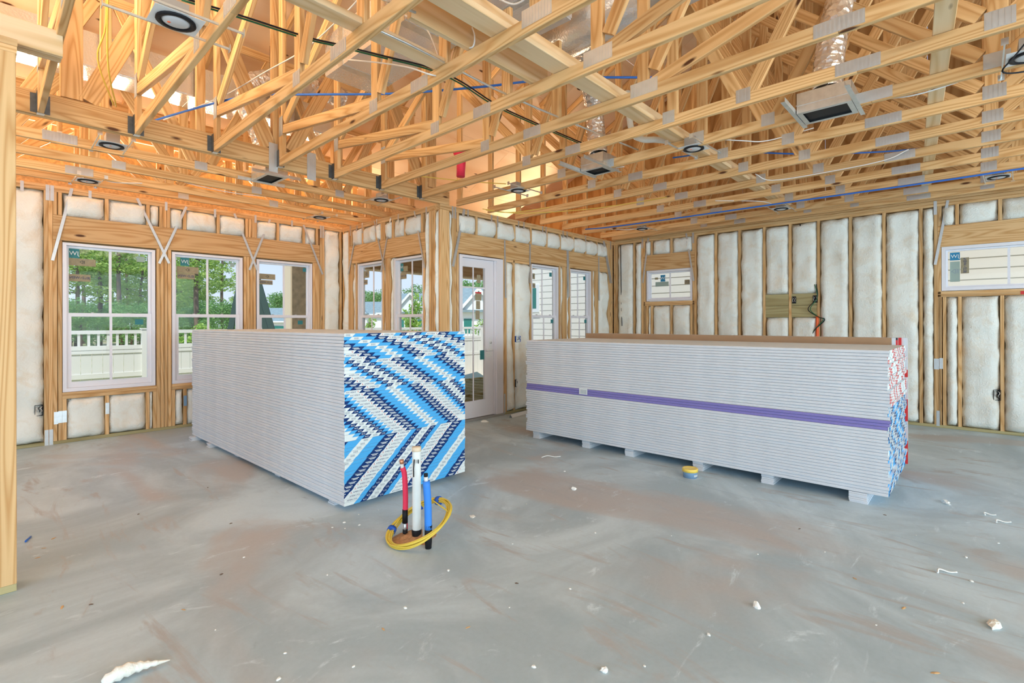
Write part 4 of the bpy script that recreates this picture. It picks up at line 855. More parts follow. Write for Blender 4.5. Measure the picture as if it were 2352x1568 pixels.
# ================================================================== DRYWALL STACKS
SEQ = [('wb', .100), ('l', .113), ('n', .116), ('am', .137), ('l', .054), ('nx', .059), ('wb', .090), ('nx2', .059), ('l', .054), ('am2', .137), ('n2', .116), ('l', .113)]
PER = sum(w for _, w in SEQ)
TSLOT = ['t_white', 't_light', 't_navy', 't_grey', 't_red']
def clip(poly, lo, hi):
    def cut(p, f, g):
        out = []
        for i in range(len(p)):
            a, b = p[i], p[(i + 1) % len(p)]; fa, fb = f(a), f(b)
            if fa >= 0: out.append(a)
            if (fa > 0) != (fb > 0) and fa != fb: t = fa / (fa - fb); out.append((a[0] + (b[0] - a[0]) * t, a[1] + (b[1] - a[1]) * t))
        return out
    p = cut(poly, lambda q: q[0] - lo, 0); return cut(p, lambda q: hi - q[0], 0) if len(p) > 2 else []
def tape_mesh(W, H, off, cols, lean=0.028):
    """printed end tape: slanted colour fields with lettering and bar codes, in the xz plane facing -y"""
    mb = MB()
    def quad(x0, x1, z0, z1, mi, y, ln=lean):
        f = lambda x, z: (x + ln * (z / H - 0.5), z)
        p = clip([f(x0, z0), f(x1, z0), f(x1, z1), f(x0, z1)], 0, W)
        if len(p) > 2: mb.add([(x, y, z) for x, z in p], [tuple(range(len(p)))], mi)
    def txt(s, size, xc, zc_, mi, flip=False):
        if not (0.05 < xc < W - 0.05): return
        V, F = text_mesh(s, size); k = -1 if flip else 1
        mb.add([(xc + k * x, -0.0006, zc_ + k * y) for x, y, _ in V], F, mi)
    x = (off % PER) - 2 * PER; h2 = H / 2
    while x < W + .1:
        for t, w in SEQ:
            if x + w > -0.03 and x < W + 0.03:
                mi = {'w': 0, 'a': 0, 'l': 1, 'n': 2}[t[0]]; quad(x, x + w, 0, H, cols[mi], 0.0)
                xc = x + w / 2
                if t == 'wb':
                    for i in range(6): quad(xc - .018 + i * .0065, xc - .0145 + i * .0065, H * .2, H * .8, 3, -0.0006, 0)
                elif t == 'am': txt('AMERICAN', 0.0175, xc + .012, h2, cols[2]); txt('A', 0.021, xc - .047, h2, 4)
                elif t == 'am2': txt('AMERICAN', 0.0175, xc - .012, h2, cols[2], True); txt('A', 0.021, xc + .047, h2, 4, True)
                elif t in ('nx', 'nx2'): txt('4x12', 0.0165, xc, h2, 0, t == 'nx2')
                elif t in ('n', 'n2'):
                    for a, b, zz in ((.25, .80, .62), (.34, .70, .30)) if t == 'n' else ((.2, .66, .62), (.3, .75, .3)): quad(x + w * a, x + w * b, H * zz - .0022, H * zz + .0022, 0, -0.0006, 0)
            x += w
    return mb.me('end_tape', TSLOT)
def board_me(w, l, t, c, mats=('paper', 'papertop'), low=True):
    """one gypsum board, tapered long edges; local origin at the near end, middle of the width, underside"""
    x = w / 2; c, e = (c, .0006) if low else (.0006, c); sec = [(-x + c, 0), (x - c, 0), (x, c), (x, t - e), (x - e, t), (-x + e, t), (-x, t - e), (-x, c)]
    vs = [(a, 0, b) for a, b in sec] + [(a, l, b) for a, b in sec]; n = 8
    fs = [tuple(range(n)), tuple(reversed(range(n, 2 * n)))] + [(i, n + i, n + (i + 1) % n, (i + 1) % n) for i in range(n)]
    return mesh('board', vs, fs, mats, fm=[0, 0] + [1 if i in (0, 4) else 0 for i in range(n)])
def offsets(n):
    o = []; 
    for r in range(n):
        if r <= 4: v = -0.0215 + .074 * r
        elif r <= 7: v = -0.0215 + .296 + .045 * (r - 4)
        elif r <= 16: v = -0.4986 + .043 * (r - 8)
        elif r <= 31: v = 0.3655 + .030 * (r - 17)
        else: v = 0.128 - .028 * (r - 32)
        o.append(v)
    return o
PT = 0.0254
def stack(name, x0, y0, z0, n, wd, ln, lab, group, cols_of, mats_of, rng, jit):
    bm_ = {}; bms_ = {}
    offs = offsets(n)
    for i in range(n):                       # i counts from the bottom
        r_top = n - 1 - i; mats = mats_of(i)
        if mats not in bm_: bms_[mats] = board_me(wd, ln, 0.0117, 0.0030, mats, False); bm_[mats] = board_me(wd, ln, 0.0117, 0.0030, mats)
        r = root('drywall_bundle', (x0 + wd / 2 + rng.uniform(-.004, .004), y0 + rng.uniform(-jit, jit), z0 + i * PT), '', 'drywall', group, rng.uniform(-.0007, .0007))
        r['label'] = lab(r_top + 1, i)
        obj('board', bm_[mats], r, (0, 0, 0.0009)); obj('board', bms_[mats], r, (0, 0, 0.0127))
        t = obj('end_tape', tape_mesh(wd - 0.004, 0.0245, offs[r_top], cols_of(r_top)), r, (-wd / 2 + 0.002, -0.0009, 0.0004))
    return n
def lab1(t, i):
    return 'topmost drywall bundle of the left blue-taped stack' if t == 1 else 'drywall bundle with blue and white end tape, %s from top of left stack' % ordw(t)
N1 = 51
stack('left', 1.945, 3.490, 0.0455, N1, 1.215, 3.66, lab1, 'blue-taped drywall bundles in the left stack', lambda r: (0, 1, 2), lambda i: ('paper', 'papertop'), random.Random(3), 0.0022)
N2 = 44
def lab2(t, i):
    if t == 1: return 'topmost drywall bundle of the long right stack'
    if i in (20, 21, 22): return 'drywall bundle with purple edges, %s of three in the right stack' % {22: 'upper', 21: 'middle', 20: 'lower'}[i]
    return 'grey drywall bundle, %s from top of right stack' % ordw(t)
stack('right', 4.770, 0.492, 0.085, N2, 1.215, 3.64, lab2, 'drywall bundles in the long right stack', lambda r: (0, 0, 4) if r < 17 else (0, 1, 2), lambda i: ('purple', 'paper') if i in (20, 21, 22) else ('paper', 'papertop'), random.Random(5), 0.011)
# barcode label on the purple band
o = obj('barcode_label', MB().box(-0.001, 0, -0.055, 0.055, -0.035, 0.035).me('barcode_label', 't_white')); o.location = (4.7655, 3.28, 0.643); tag(o, 'white bar code label stuck on the purple board edges', 'label')
mb = MB()
for i in range(9): mb.box(-0.0016, -0.0011, -0.042 + i * .0095, -0.038 + i * .0095, -0.028, 0.02)
mb.build('bar_code', 't_grey', o)
# sheets standing on edge behind the right stack
sl_me = MB().box(0, 0.0122, 0, 3.50, 0, 1.212).me('board', ['kraft', 'paper']); sl_w = MB().box(0, 0.0122, 0, 3.50, 0, 1.212).me('board', 'paper')
for k in range(6):
    x = 6.022 + 0.0262 * k; y = (0.60, 0.575, 0.562, 0.535, 0.52, 0.492)[k]
    r = root('standing_drywall', (x, y, 0.056), 'drywall bundle standing on edge behind the right stack, %s' % ('its brown face showing' if k == 0 else 'outermost with red printed end' if k == 5 else '%s of six' % ordw(k + 1)), 'drywall', 'drywall bundles standing on edge')
    obj('board', sl_me if k == 0 else sl_w, r); obj('board', sl_w, r, (0.0126, 0, 0))
    mb = MB(); rr = random.Random(k + 2); z = 0.0
    while z < 1.21:
        h = rr.uniform(0.05, 0.22); c = rr.choice([4, 4, 3, 5, 0]) if k < 5 else rr.choice([4, 4, 0]); h = min(h, 1.212 - z)
        if k in (1, 2, 3, 4) and 0.25 < z < 0.75: c = 4
        if c == 3: h = min(h, .06)
        mb.box(-0.0004 if k else .0006, 0.0242, -0.0012, 0.022 if k else 0, z, z + h, {4: 1, 3: 2, 5: 0, 0: 0}[c]); z += h
    mb.build('end_tape', ['paper', 't_red', 't_black'], r)
# dunnage under the stacks
def dunnage(x0, x1, y, h, n, w, label, grp):
    r = root('dunnage', (x0, y, 0), label, 'support block', grp); t = h / n; rr = random.Random(int(y * 100))
    me = MB().box(0, x1 - x0, -w / 2, w / 2, 0, t - 0.0012).me('strip', 'paper')
    for i in range(n): obj('strip', me, r, (rr.uniform(-.006, .006), rr.uniform(-.003, .003), i * t))
for i, (y, x0) in enumerate(((7.03, 1.895), (6.50, 1.93), (5.84, 2.0), (4.80, 2.0), (3.74, 1.975))): dunnage(x0, 3.17, y, 0.0445, 4, 0.10, 'drywall strip support under the left stack, %s from its far end' % ordw(i + 1), 'strip supports under the left stack')
for i, y in enumerate((4.0, 3.27, 2.72, 1.98, 1.36, 0.69)): dunnage(4.80 if i < 5 else 4.77, 6.00, y, 0.084, 6, 0.10 if i < 5 else 0.12, 'layered strip support under the right stack, %s from its far end' % ordw(i + 1), 'strip supports under the right stack')
for i, y in enumerate((0.62, 2.2, 3.7)): dunnage(6.03, 6.20, y, 0.055, 4, 0.10, 'short strip support under the standing sheets, %s from the near end' % ordw(i + 1), 'strip supports under the standing sheets')

# ================================================================== PIPE STUB-UPS AND COIL
r = root('drain_pipe', (2.037, 2.724, 0), 'white plastic drain pipe standing up from the slab inside the yellow coil', 'pipe')
MB().lathe([(0.0285, 0.0), (0.0285, 0.585)], 24).build('pipe_body', 'pvc', r)
MB().lathe([(0.0285, 0.575), (0.031, 0.576), (0.031, 0.603), (0.0, 0.604)], 24).build('cap', 'columncream', r)
mb = MB(); mb.lathe([(0.0300, 0.0), (0.034, 0.01), (0.031, 0.03), (0.0335, 0.05), (0.0300, 0.062)], 16); mb.build('black_tape', 'black', r)
MB().box(-0.03, 0.03, -0.005, 0.0, -0.012, 0.012).build('black_tie', 'black', r, (-0.012, -0.032, 0.515), (0, 0.2, 0.9))
MB().tube([(-.034, -.02, .53), (-.040, -.022, .47), (-.045, -.03, .42)], 0.004, 5).build('tie_tail', 'black', r)
r = root('supply_pipe', (2.012, 2.818, 0), 'copper supply pipe in a red foam sleeve, left of the white pipe', 'pipe', 'foam-sleeved supply pipes')
MB().tube(crom([(0, 0, .10), (0.004, 0, .25), (0.0, 0.004, .40), (-.012, 0.01, .455)], 4), 0.0175, 14).build('red_sleeve', 'redsleeve', r)
MB().tube([(0, 0, 0), (0, 0, .1)], 0.011, 10).build('bare_pipe', 'bsteel', r); MB().tube([(-.011, .009, .44), (-.016, .012, .482)], 0.0115, 12).build('white_collar', 'wcable', r)
MB().tube([(-.016, .012, .482), (-.018, .013, .508)], 0.0145, 12).build('copper_tip', 'copper', r)
for z0, z1, q in ((0, .04, .0165), (.085, .175, .0185)): MB().tube([(0, 0, z0), (0.001, 0, z1)], q, 12).build('black_tape', 'black', r)
MB().box(0.0165, .0175, -.006, .006, .04, .1).build('red_strip', 'redsleeve', r)
r = root('supply_pipe', (1.998, 2.552, 0), 'copper supply pipe in a blue foam sleeve, right of the white pipe', 'pipe', 'foam-sleeved supply pipes')
MB().tube(crom([(0, 0, .12), (-.003, 0, .28), (-.010, 0.006, .425)], 4), 0.0235, 16).build('blue_sleeve', 'bluesleeve', r)
mb = MB(); mb.tube([(0, 0, 0), (.001, 0, .05), (0, .001, .09), (0.001, 0, .145)], [.020, .0235, .0225, .0245], 12); mb.build('black_tape', 'black', r)
MB().tube([(-.010, .006, .415), (-.012, .008, .452)], 0.013, 12).build('white_collar', 'wcable', r); MB().tube([(-.012, .008, .452), (-.012, .008, .472)], 0.013, 12).build('dark_tip', 'black', r)
r = root('yellow_coil', (2.045, 2.70, 0.105), 'coil of yellow cable leaning round the three upright pipes', 'cable coil')
e1 = Vector((.676, -.737, 0)); e2 = Vector((.737, .676, 0)); ca = math.radians(20); cb = math.radians(17)
u1 = e1 * math.cos(ca) + Vector((0, 0, math.sin(ca))); u2 = e2 * math.cos(cb) + Vector((0, 0, math.sin(cb))); u3_ = u1.cross(u2).normalized()
rr = random.Random(4)
for j in range(10):
    ra, rb = 0.212 + rr.uniform(-.020, .012), 0.205 + rr.uniform(-.018, .014); dz = rr.uniform(-.010, .016); ph = rr.uniform(0, 6)
    P = [u1 * (ra * math.cos(t) + .004 * math.sin(3 * t + ph)) + u2 * (rb * math.sin(t)) + u3_ * (dz + .008 * math.sin(2 * t + ph)) for t in [2 * math.pi * i / 40 for i in range(41)]]
    MB().tube(P, 0.0052, 6, caps=False).build('strand', 'yellow', r)
for t in (2.95, 1.05, 1.75):
    c = u1 * .21 * math.cos(t) + u2 * .204 * math.sin(t); tg = (-u1 * math.sin(t) + u2 * math.cos(t)).normalized(); MB().tube([c - tg * .014, c + tg * .014], [.030, .030], 10).build('blue_tie', 'blueplastic', r)
MB().tube([u1 * .2 + u3_ * .01, u1 * .05 + u2 * .19 + Vector((0, 0, .02)), -u1 * .12 + u2 * .16], 0.005, 6).build('loose_strand', 'yellow', r)
mb = MB(); n = 26; vs = [(0, 0, .035)]; fs = []
for a in range(1, 6):
    for k in range(n):
        t = 2 * math.pi * k / n; q = a / 5; nn = noise.noise(Vector((math.cos(t) * q * 4, math.sin(t) * q * 4, 3))); vs.append(((.145 * q) * math.cos(t) * (1 + .25 * nn), (.13 * q) * math.sin(t) * (1 + .25 * nn), max(0.0006, .034 * (1 - q) + .02 * nn * (1 - q * q))))
for k in range(n): fs.append((0, 1 + k, 1 + (k + 1) % n))
for a in range(4):
    for k in range(n): fs.append((1 + a * n + k, 1 + (a + 1) * n + k, 1 + (a + 1) * n + (k + 1) % n, 1 + a * n + (k + 1) % n))
o = mb.add(vs, fs, 0, True).build('soil_heap', 'sawdust', None, (2.03, 2.745, 0)); tag(o, 'reddish soil heaped round the base of the white pipe', 'soil')
o = MB().box(-.002, .002, -.012, .012, 0, .10).build('steel_form', 'bsteel', None, (2.04, 2.645, 0), (0, 0, .5)); tag(o, 'thin upright steel strip between the white and blue pipes', 'strip')

# ================================================================== THINGS ON THE FLOOR
r = root('compound_tub', (4.54, 1.945, 0), 'small round tub with a yellow lid on the slab before the right stack', 'tub', None, 0.6)
MB().lathe([(0.0, 0.0), (0.060, 0.0), (0.064, 0.05), (0.066, 0.055)], 28).build('tub_body', 'tubblue', r)
MB().lathe([(0.066, 0.052), (0.0695, 0.053), (0.0695, 0.078), (0.066, 0.083), (0.058, 0.080), (0.0, 0.0795)], 28).build('lid', 'tubyellow', r)
mb = MB()
for i in range(7): t = 3.5 + i * .13; mb.box(-.0028, .0028, -.001, 0, 0, .014) if False else mb.add([(0.0648 * math.cos(t + q), 0.0648 * math.sin(t + q), z) for q, z in ((0, .016), (.09, .016), (.09, .033), (0, .033))], [(0, 1, 2, 3)])
mb.build('label_lettering', 't_white', r)
o = MB().add([(0, -.03, 0), (0, 0, .045), (0, .03, 0.0), (0, 0.028, 0), (0, 0, .042), (0, -.028, 0), (.84, -.03, 0), (.84, 0, .045), (.84, .03, 0.0), (.84, 0.028, 0), (.84, 0, .042), (.84, -.028, 0)],
    [(0, 1, 7, 6), (1, 2, 8, 7), (2, 3, 9, 8), (3, 4, 10, 9), (4, 5, 11, 10), (5, 0, 6, 11), (0, 5, 4, 1), (1, 4, 3, 2), (6, 7, 10, 11), (7, 8, 9, 10)]).build('corner_bead', 'white', None, (5.58, 5.15, 0.0), (0, 0, .14))
tag(o, 'white metal corner bead lying on the slab by the door', 'corner bead')
o = MB().tube([(0, 0, .012), (.16, .12, .012)], .011, 8).build('steel_scrap', 'steel', None, (5.62, 4.62, 0)); tag(o, 'grey steel scrap on the slab at the far left end of the right stack', 'scrap')
def lump(sx, sy, sz, seed, mat, name):
    rr = random.Random(seed); n = 9; vs = [(0, 0, 0)]; fs = []
    for lv, (q, z) in enumerate(((1.0, 0.0), (1.0, .45), (.6, .9))):
        for k in range(n): t = 2 * math.pi * k / n; j = 1 + rr.uniform(-.3, .3); vs.append((sx * q * j * math.cos(t), sy * q * j * math.sin(t), sz * z * (1 + rr.uniform(-.2, .2))))
    vs.append((0, 0, sz)); 
    for k in range(n):
        fs.append((0, 1 + (k + 1) % n, 1 + k))
        for lv in range(2): a = 1 + lv * n; fs.append((a + k, a + (k + 1) % n, a + n + (k + 1) % n, a + n + k))
        fs.append((1 + 2 * n + k, 1 + 2 * n + (k + 1) % n, 1 + 3 * n))
    return mesh(name, vs, fs, mat)
def put(name, me, x, y, rz, label, cat, group=None): return tag(obj(name, me, None, (x, y, 0.0004), (0, 0, rz)), label, cat, group)
big = [(3.263, -0.06, .042, .024, .022, 'batt', 'flat white tuft of insulation on the slab at the lower right'), (2.688, 0.814, .022, .016, .024, 'crumb', 'white gypsum lump with a broken top in the lower middle of the slab'),
       (3.532, 2.529, .022, .018, .022, 'crumb', 'white gypsum lump on the slab between the two stacks'), (1.775, 1.121, .018, .014, .016, 'crumb', 'pale gypsum lump near the bottom edge of the view'),
       (5.225, 0.183, .05, .022, .022, 'crumb', 'white torn paper lump off the near right corner of the right stack'), (2.541, 2.727, .03, .02, .006, 'crumb', 'flat white gypsum flake right of the yellow coil'),
       (5.08, 5.2, .055, .03, .03, 'batt', 'white insulation wad at the foot of the glazed door')]
for i, (x, y, a, b, c, m, l) in enumerate(big): put('gypsum_lump', lump(a, b, c, i + 40, m, 'lump'), x, y, i * .9, l, 'lump')
o = MB().tube(crom([(-.11, -.03, .012), (-.05, .0, .024), (.0, .02, .018), (.05, .03, .012), (.10, .045, .004)], 4), [.010, .024, .020, .030, .022, .028, .024, .018, .022, .014, .016, .010, .012, .008, .006, .004, .002], 8).build('insulation_tuft', 'batt', None, (0.485, 2.49, 0.010), (0, 0, -.45)); tag(o, 'long white insulation tuft at the bottom left of the slab', 'tuft')
strips = [(4.214, 3.314, .10, 'curled white paper strip on the slab before the far left end of right stack'), (3.77, 0.136, .05, 'white paper curl near the saw-cut joint at the lower right'), (4.979, -.126, .045, 'thin white paper curl at the right edge, beyond the saw-cut joint'), (5.105, -.06, .03, 'smallest white paper curl by the right edge of the slab')]
for x, y, l, lb in strips:
    o = MB().tube(crom([(-l, 0, .004), (-l * .3, .02, .012), (l * .4, -.01, .004), (l, -.03, .01)], 4), .005, 4).build('paper_curl', 'crumb', None, (x, y, .002), (0, 0, -.6)); tag(o, lb, 'paper')
cm = [lump(a, a * .7, a * .6, s, 'crumb', 'crumb') for s, a in ((1, .007), (2, .010), (3, .005))]; sm = [lump(a, a * .3, a * .2, s, 'shaving', 'shaving') for s, a in ((4, .013), (5, .018))]; dm = [lump(.010, .004, .004, 6, 'darkchip', 'dark_chip')]
CR = [(3.742, .023), (3.423, .053), (1.852, 1.72), (.946, 2.195), (1.911, 1.014), (1.894, 2.235), (1.165, 3.278), (.859, 2.054), (3.61, .693), (3.299, .991), (1.2, 1.6), (1.5, 2.1), (1.1, 1.9), (2.2, 1.6), (2.4, 2.2), (2.9, 1.9), (3.0, 2.6), (1.4, 2.7), (1.75, 3.3), (1.85, 3.32), (1.80, 3.22), (1.9, 3.2), (2.0, 3.38), (2.15, 3.35), (3.2, 1.5), (3.9, 2.9), (2.3, .9), (1.6, 1.35), (.8, 2.6), (.7, 1.95), (4.3, .3), (4.5, -.1), (4.1, .05), (2.9, .35), (2.5, .2)]
LM = {'white drain pipe': (2.04, 2.72), 'near corner of the left stack': (1.95, 3.49), 'yellow-lidded tub': (4.54, 1.94), 'partition end': (.2, 3.8), 'long insulation tuft': (.48, 2.49), 'near corner of the right stack': (4.77, .49), 'flat insulation tuft': (3.26, -.06), 'broken-topped gypsum lump': (2.69, .81), 'pale lump at the bottom edge': (1.78, 1.12)}
def scatter(name, mes, pts, what, cat, group):
    near = {}
    for x, y in pts: k = min(LM, key=lambda q: math.hypot(LM[q][0] - x, LM[q][1] - y)); near.setdefault(k, []).append((math.hypot(LM[k][0] - x, LM[k][1] - y), x, y))
    i = 0
    for k, l in near.items():
        for n, (_, x, y) in enumerate(sorted(l)):
            put(name, mes[i % len(mes)], x, y, i * 1.3, '%s, %s to the %s' % (what, 'nearest' if n == 0 else ordw(n + 1) + ' nearest', k), cat, group); i += 1
SH = [(.347, 3.378), (1.327, 2.031), (3.168, .269), (2.667, .124), (.42, 4.5), (.36, 4.35), (.32, 4.2), (1.0, 1.75), (1.25, 1.45), (.75, 2.9), (1.6, 1.75), (3.35, .5), (2.6, .05)]
scatter('gypsum_crumb', cm, CR, 'tiny white gypsum crumb', 'crumb', 'gypsum crumbs on the slab')
scatter('wood_shaving', sm, SH, 'tan wood shaving', 'shaving', 'wood shavings on the slab')
scatter('dark_chip', dm, [(1.45, 4.9), (.9, 4.6), (2.05, 1.85), (1.0, 3.15), (4.6, .5), (3.9, .9), (1.3, 3.9), (.45, 3.3)], 'tiny dark chip', 'chip', 'dark chips on the slab')
o = MB().tube([(0, 0, .005), (.0, .0, .01), (.03, .085, .006)], .0055, 6).build('blue_pencil', 'bluepex', None, (.29, 4.55, 0)); tag(o, 'blue pencil lying on the slab near the partition end', 'pencil')
# ================================================================== OUTSIDE
GZ = -0.42
o = bxo('ground', 'ground', None, -60, 150, 8.3, 160, GZ - 0.3, GZ); tag(o, 'sandy ground with grass beyond the windows', kind='structure')
o = bxo('ground_side', 'ground', None, 9.2, 150, -60, 8.3, GZ - 0.3, GZ); tag(o, 'sandy side yard before the neighbouring house', kind='structure')
def at(px, D_, py=740.84):
    """point at depth D_ along the camera direction through a pixel"""
    return Vector((0, 0, 1.42)) + fwd * D_ + r3 * ((px - 1176) / 1164.476 * D_) - u3 * ((py - 740.84) / 1164.476 * D_)
o = bxo('ground_deck', 'ground', None, 4.6, 9.2, 5.56, 8.3, GZ - 0.3, GZ - .002); tag(o, 'bare ground under the deck joists', kind='structure')
# fence
FY = 12.6; F = root('fence', (10, FY, GZ), 'long white vinyl fence with open pickets along its top', 'fence')
fo = Vector((10, FY, GZ)); X0, X1 = -1.0, 23.0
bme = MB().box(-.079, .079, -.012, .012, -.70, .70).me('board', 'fence'); pme = MB().box(-.02, .02, -.012, .012, -.155, .155).me('picket', 'fence')
x = X0
while x < X1: obj('board', bme, F, Vector((x, FY, .235)) - fo); x += .1655
x = X0 + .04
while x < X1: obj('picket', pme, F, Vector((x, FY, 1.085)) - fo); x += .147
for z, h in ((1.25, .035), (.945, .04), (.86, .03), (.40, .045)): bxo('rail', 'fence', F, X0, X1, FY - .03, FY + .03, z - h, z + h)
x = 0.18
while x < X1:
    p = bxo('post', 'fence', F, x - .06, x + .06, FY - .065, FY + .065, GZ, 1.30); MB().box(-.075, .075, -.08, .08, 0, .025).build('post_cap', 'fence', p, (0, 0, .86)); x += 2.4
# porch
pc = root('porch_column', (4.60, 10.15, GZ), 'brown stained square porch column with a cream side trim, outside third window', 'column')
bxo('shaft', 'column', pc, 4.46, 4.78, 10.0, 10.3, GZ, 2.62); bxo('cream_trim', 'columncream', pc, 4.43, 4.459, 10.0, 10.3, GZ, 2.62)
pb = root('porch_beam', (7.5, 10.15, 2.63), 'timber porch beam with a pale underside beyond the door', 'beam'); bxo('beam_body', 'soffit', pb, 4.43, 11.2, 10.0, 10.3, 2.66, 2.945); bxo('pale_trim', 'spf', pb, 4.43, 11.2, 9.97, 10.33, 2.62, 2.66)
pcl = tag(empty('porch_ceiling', (7.5, 7.8, 2.95)), 'brown boarded porch ceiling outside the door', kind='structure')
for i in range(16):
    y = 5.56 + i * .295; b = obj('plank', lum_mesh(.02, .29, 6.6, 'soffit'), pcl); b.rotation_euler = (0, math.pi / 2, 0); b.location = Vector((7.9, y + .147, 2.962)) - pcl.location
dk = root('deck_frame', (7.5, 7.8, GZ), 'green treated deck joists outside the glazed door', 'deck')
for i in range(15): lumber('joist', dk, 4.75 + i * .40, 4.79 + i * .40, 5.70, 9.9, -.24, -.055, 'treated')
for y in (5.66, 7.75, 9.92): lumber('rim_joist', dk, 4.7, 10.6, y, y + .038, -.242 + .001 * y, -.056, 'treated')
o = MB().add([(-1.1, -.6, 0), (1.1, -.6, 0), (1.1, .6, 0), (-1.1, .6, 0), (-.9, 0, .30), (.9, 0, .38)], [(0, 3, 2, 1), (0, 1, 5, 4), (2, 3, 4, 5), (1, 2, 5), (3, 0, 4)]).build('covered_pile', 'sticker_grey', None, (9.6, 10.75, GZ), (0, 0, .3)); tag(o, 'low grey green covered pile on the sand beyond the deck', 'pile')
r = root('marker_flag', (8.15, 11.0, GZ), 'small orange marker flag standing in the sand beyond the deck', 'flag'); MB().tube([(0, 0, 0), (0, 0, .42)], .004, 5).build('wire', 'black', r); MB().box(0, .12, -.002, .002, .28, .42).build('flag_cloth', 'flag', r, (0, 0, 0), (0, .35, -.7))
for i, (a, b, d_, l) in enumerate((((588, 628), (628, 768), 11.3, 'dark leaning brace timber outside the third nook window, the wider one'), ((584, 655), (613, 768), 11.6, 'second dark brace timber left of the wider one, outside the third window'), ((550, 655), (527, 770), 11.3, 'dark brace timber slanting the other way, outside the second window'))):
    p0, p1 = at(a[0], d_, a[1]), at(b[0], d_, b[1]); p1 = p0 + (p1 - p0) * ((p0.z - GZ) / (p0.z - p1.z)); q = root('brace_timber', p1, l, 'timber', 'dark brace timbers outside'); bar('timber', q, p0 - p1, (0, 0, 0), .04, .125, 'darkgreen', side=fwd)
# neighbouring house with lap siding
nh = root('neighbour_house', (13.2, 2, GZ), 'neighbouring house wall of white lap siding with a teal window', 'house')
sme = mesh('siding_board', [(0, -10, 0), (0, 10, 0), (0.011, -10, .205), (0.011, 10, .205), (.06, -10, .205), (.06, 10, .205), (.06, -10, 0), (.06, 10, 0)], [(0, 2, 3, 1), (2, 4, 5, 3), (4, 6, 7, 5), (6, 0, 1, 7), (0, 6, 4, 2), (1, 3, 5, 7)], 'siding')
for i in range(26): obj('siding_board', sme, nh, (-0.2, 0, i * .2035 + 0.005))
w = Vector((13.0, 11.3, 2.23)) - Vector((13.2, 2, GZ)); f = MB(); f.box(-.03, .01, -.62, .62, -.46, .46); fr = f.build('window_trim', 'housewhite', nh, w); MB().box(-.034, -.03, -.50, .50, -.34, .34).build('pane', 'teal', fr); MB().box(-.05, .01, -.68, .68, -.56, -.50).build('sill', 'siding', fr)
for q in (-.3, .0, .28): MB().box(-.0345, -.034, q, q + .06, -.34, .34).build('reflection_strip', 'darkgreen', fr) if False else None
bxo('corner_board', 'housewhite', nh, 12.78, 13.06, 12.0, 12.12, GZ, 5.0); bxo('wall_core', 'siding', nh, 13.061, 16.0, -8, 12, GZ, 5.0)
# houses across the way
def house(px, D_, w, dpt, eave, ridge, gpx, gw, gz, label):
    c = at(px, D_); r = root('far_house', (c.x, c.y, GZ), label, 'house', 'gabled houses across the way', YAW - math.pi / 2)
    e, t = eave - GZ, ridge - GZ
    MB().box(-w / 2, w / 2, 0, dpt, 0, e).build('wall', 'housewhite', r)
    MB().add([(-w / 2 - .5, -.5, e - .15), (w / 2 + .5, -.5, e - .15), (w / 2 + .5, dpt + .5, e - .15), (-w / 2 - .5, dpt + .5, e - .15), (-w / 2 - .5, dpt / 2, t), (w / 2 + .5, dpt / 2, t)], [(0, 1, 5, 4), (2, 3, 4, 5), (1, 2, 5), (3, 0, 4), (0, 3, 2, 1)]).build('roof', 'roofgrey', r)
    MB().box(-w / 2 - .5, w / 2 + .5, -.55, -.5, e - .35, e - .12).build('fascia', 'housewhite', r)
    gx = (gpx - px) / 1164.476 * D_; h = gz - GZ
    g = MB().add([(gx - gw / 2, -1.2, 0), (gx + gw / 2, -1.2, 0), (gx + gw / 2, -1.2, e - .1), (gx, -1.2, h - .12), (gx - gw / 2, -1.2, e - .1), (gx - gw / 2, 2.2, 0), (gx + gw / 2, 2.2, 0), (gx + gw / 2, 2.2, e - .1), (gx, 2.2, h - .12), (gx - gw / 2, 2.2, e - .1)], [(0, 1, 2, 3, 4), (9, 8, 7, 6, 5), (0, 5, 6, 1), (1, 6, 7, 2), (0, 4, 9, 5)]).build('gable', 'housewhite', r)
    o2 = .35
    MB().add([(gx - gw / 2 - o2, -1.5, e - .1 - o2 * (h - e) / gw * 2), (gx, -1.5, h), (gx + gw / 2 + o2, -1.5, e - .1 - o2 * (h - e) / gw * 2), (gx - gw / 2 - o2, dpt / 2, e - .1 - o2 * (h - e) / gw * 2), (gx, dpt / 2, h), (gx + gw / 2 + o2, dpt / 2, e - .1 - o2 * (h - e) / gw * 2)], [(0, 1, 4, 3), (1, 2, 5, 4)]).build('gable_roof', 'roofgrey', r)
    for s in (-1, 1): bar('barge_board', r, (gx + s * (gw / 2 + o2), -1.52, e - .1 - o2 * (h - e) / gw * 2 - .08), (gx, -1.52, h - .08), .05, .24, 'housewhite', side=(0, 1, 0))
    MB().box(gx - gw / 2 - .3, gx + gw / 2 + .3, -1.75, -1.2, e - .25, e - .05).build('pent_roof', 'roofgrey', r)
    for q in (-.28, .28): MB().box(gx + gw * q - .35, gx + gw * q + .35, -1.24, -1.2, .9, 2.2).build('window', 'teal', r)
    return r
house(842, 76, 9.0, 7, 2.9, 4.75, 808, 5.2, 4.7, 'far white house with grey roof, seen in the nook window farther from the post')
house(958, 60, 8.5, 7, 2.75, 5.1, 948, 4.0, 4.95, 'far white house with a steep front gable, seen beside the corner post')
house(1085, 46, 8.0, 6, 2.6, 4.85, 1102, 3.5, 4.5, 'far white house with a big grey roof, seen through the glazed door')
house(660, 92, 12, 8, 1.9, 4.3, 722, 4.5, 3.9, 'far white house partly hidden by the brown porch column')
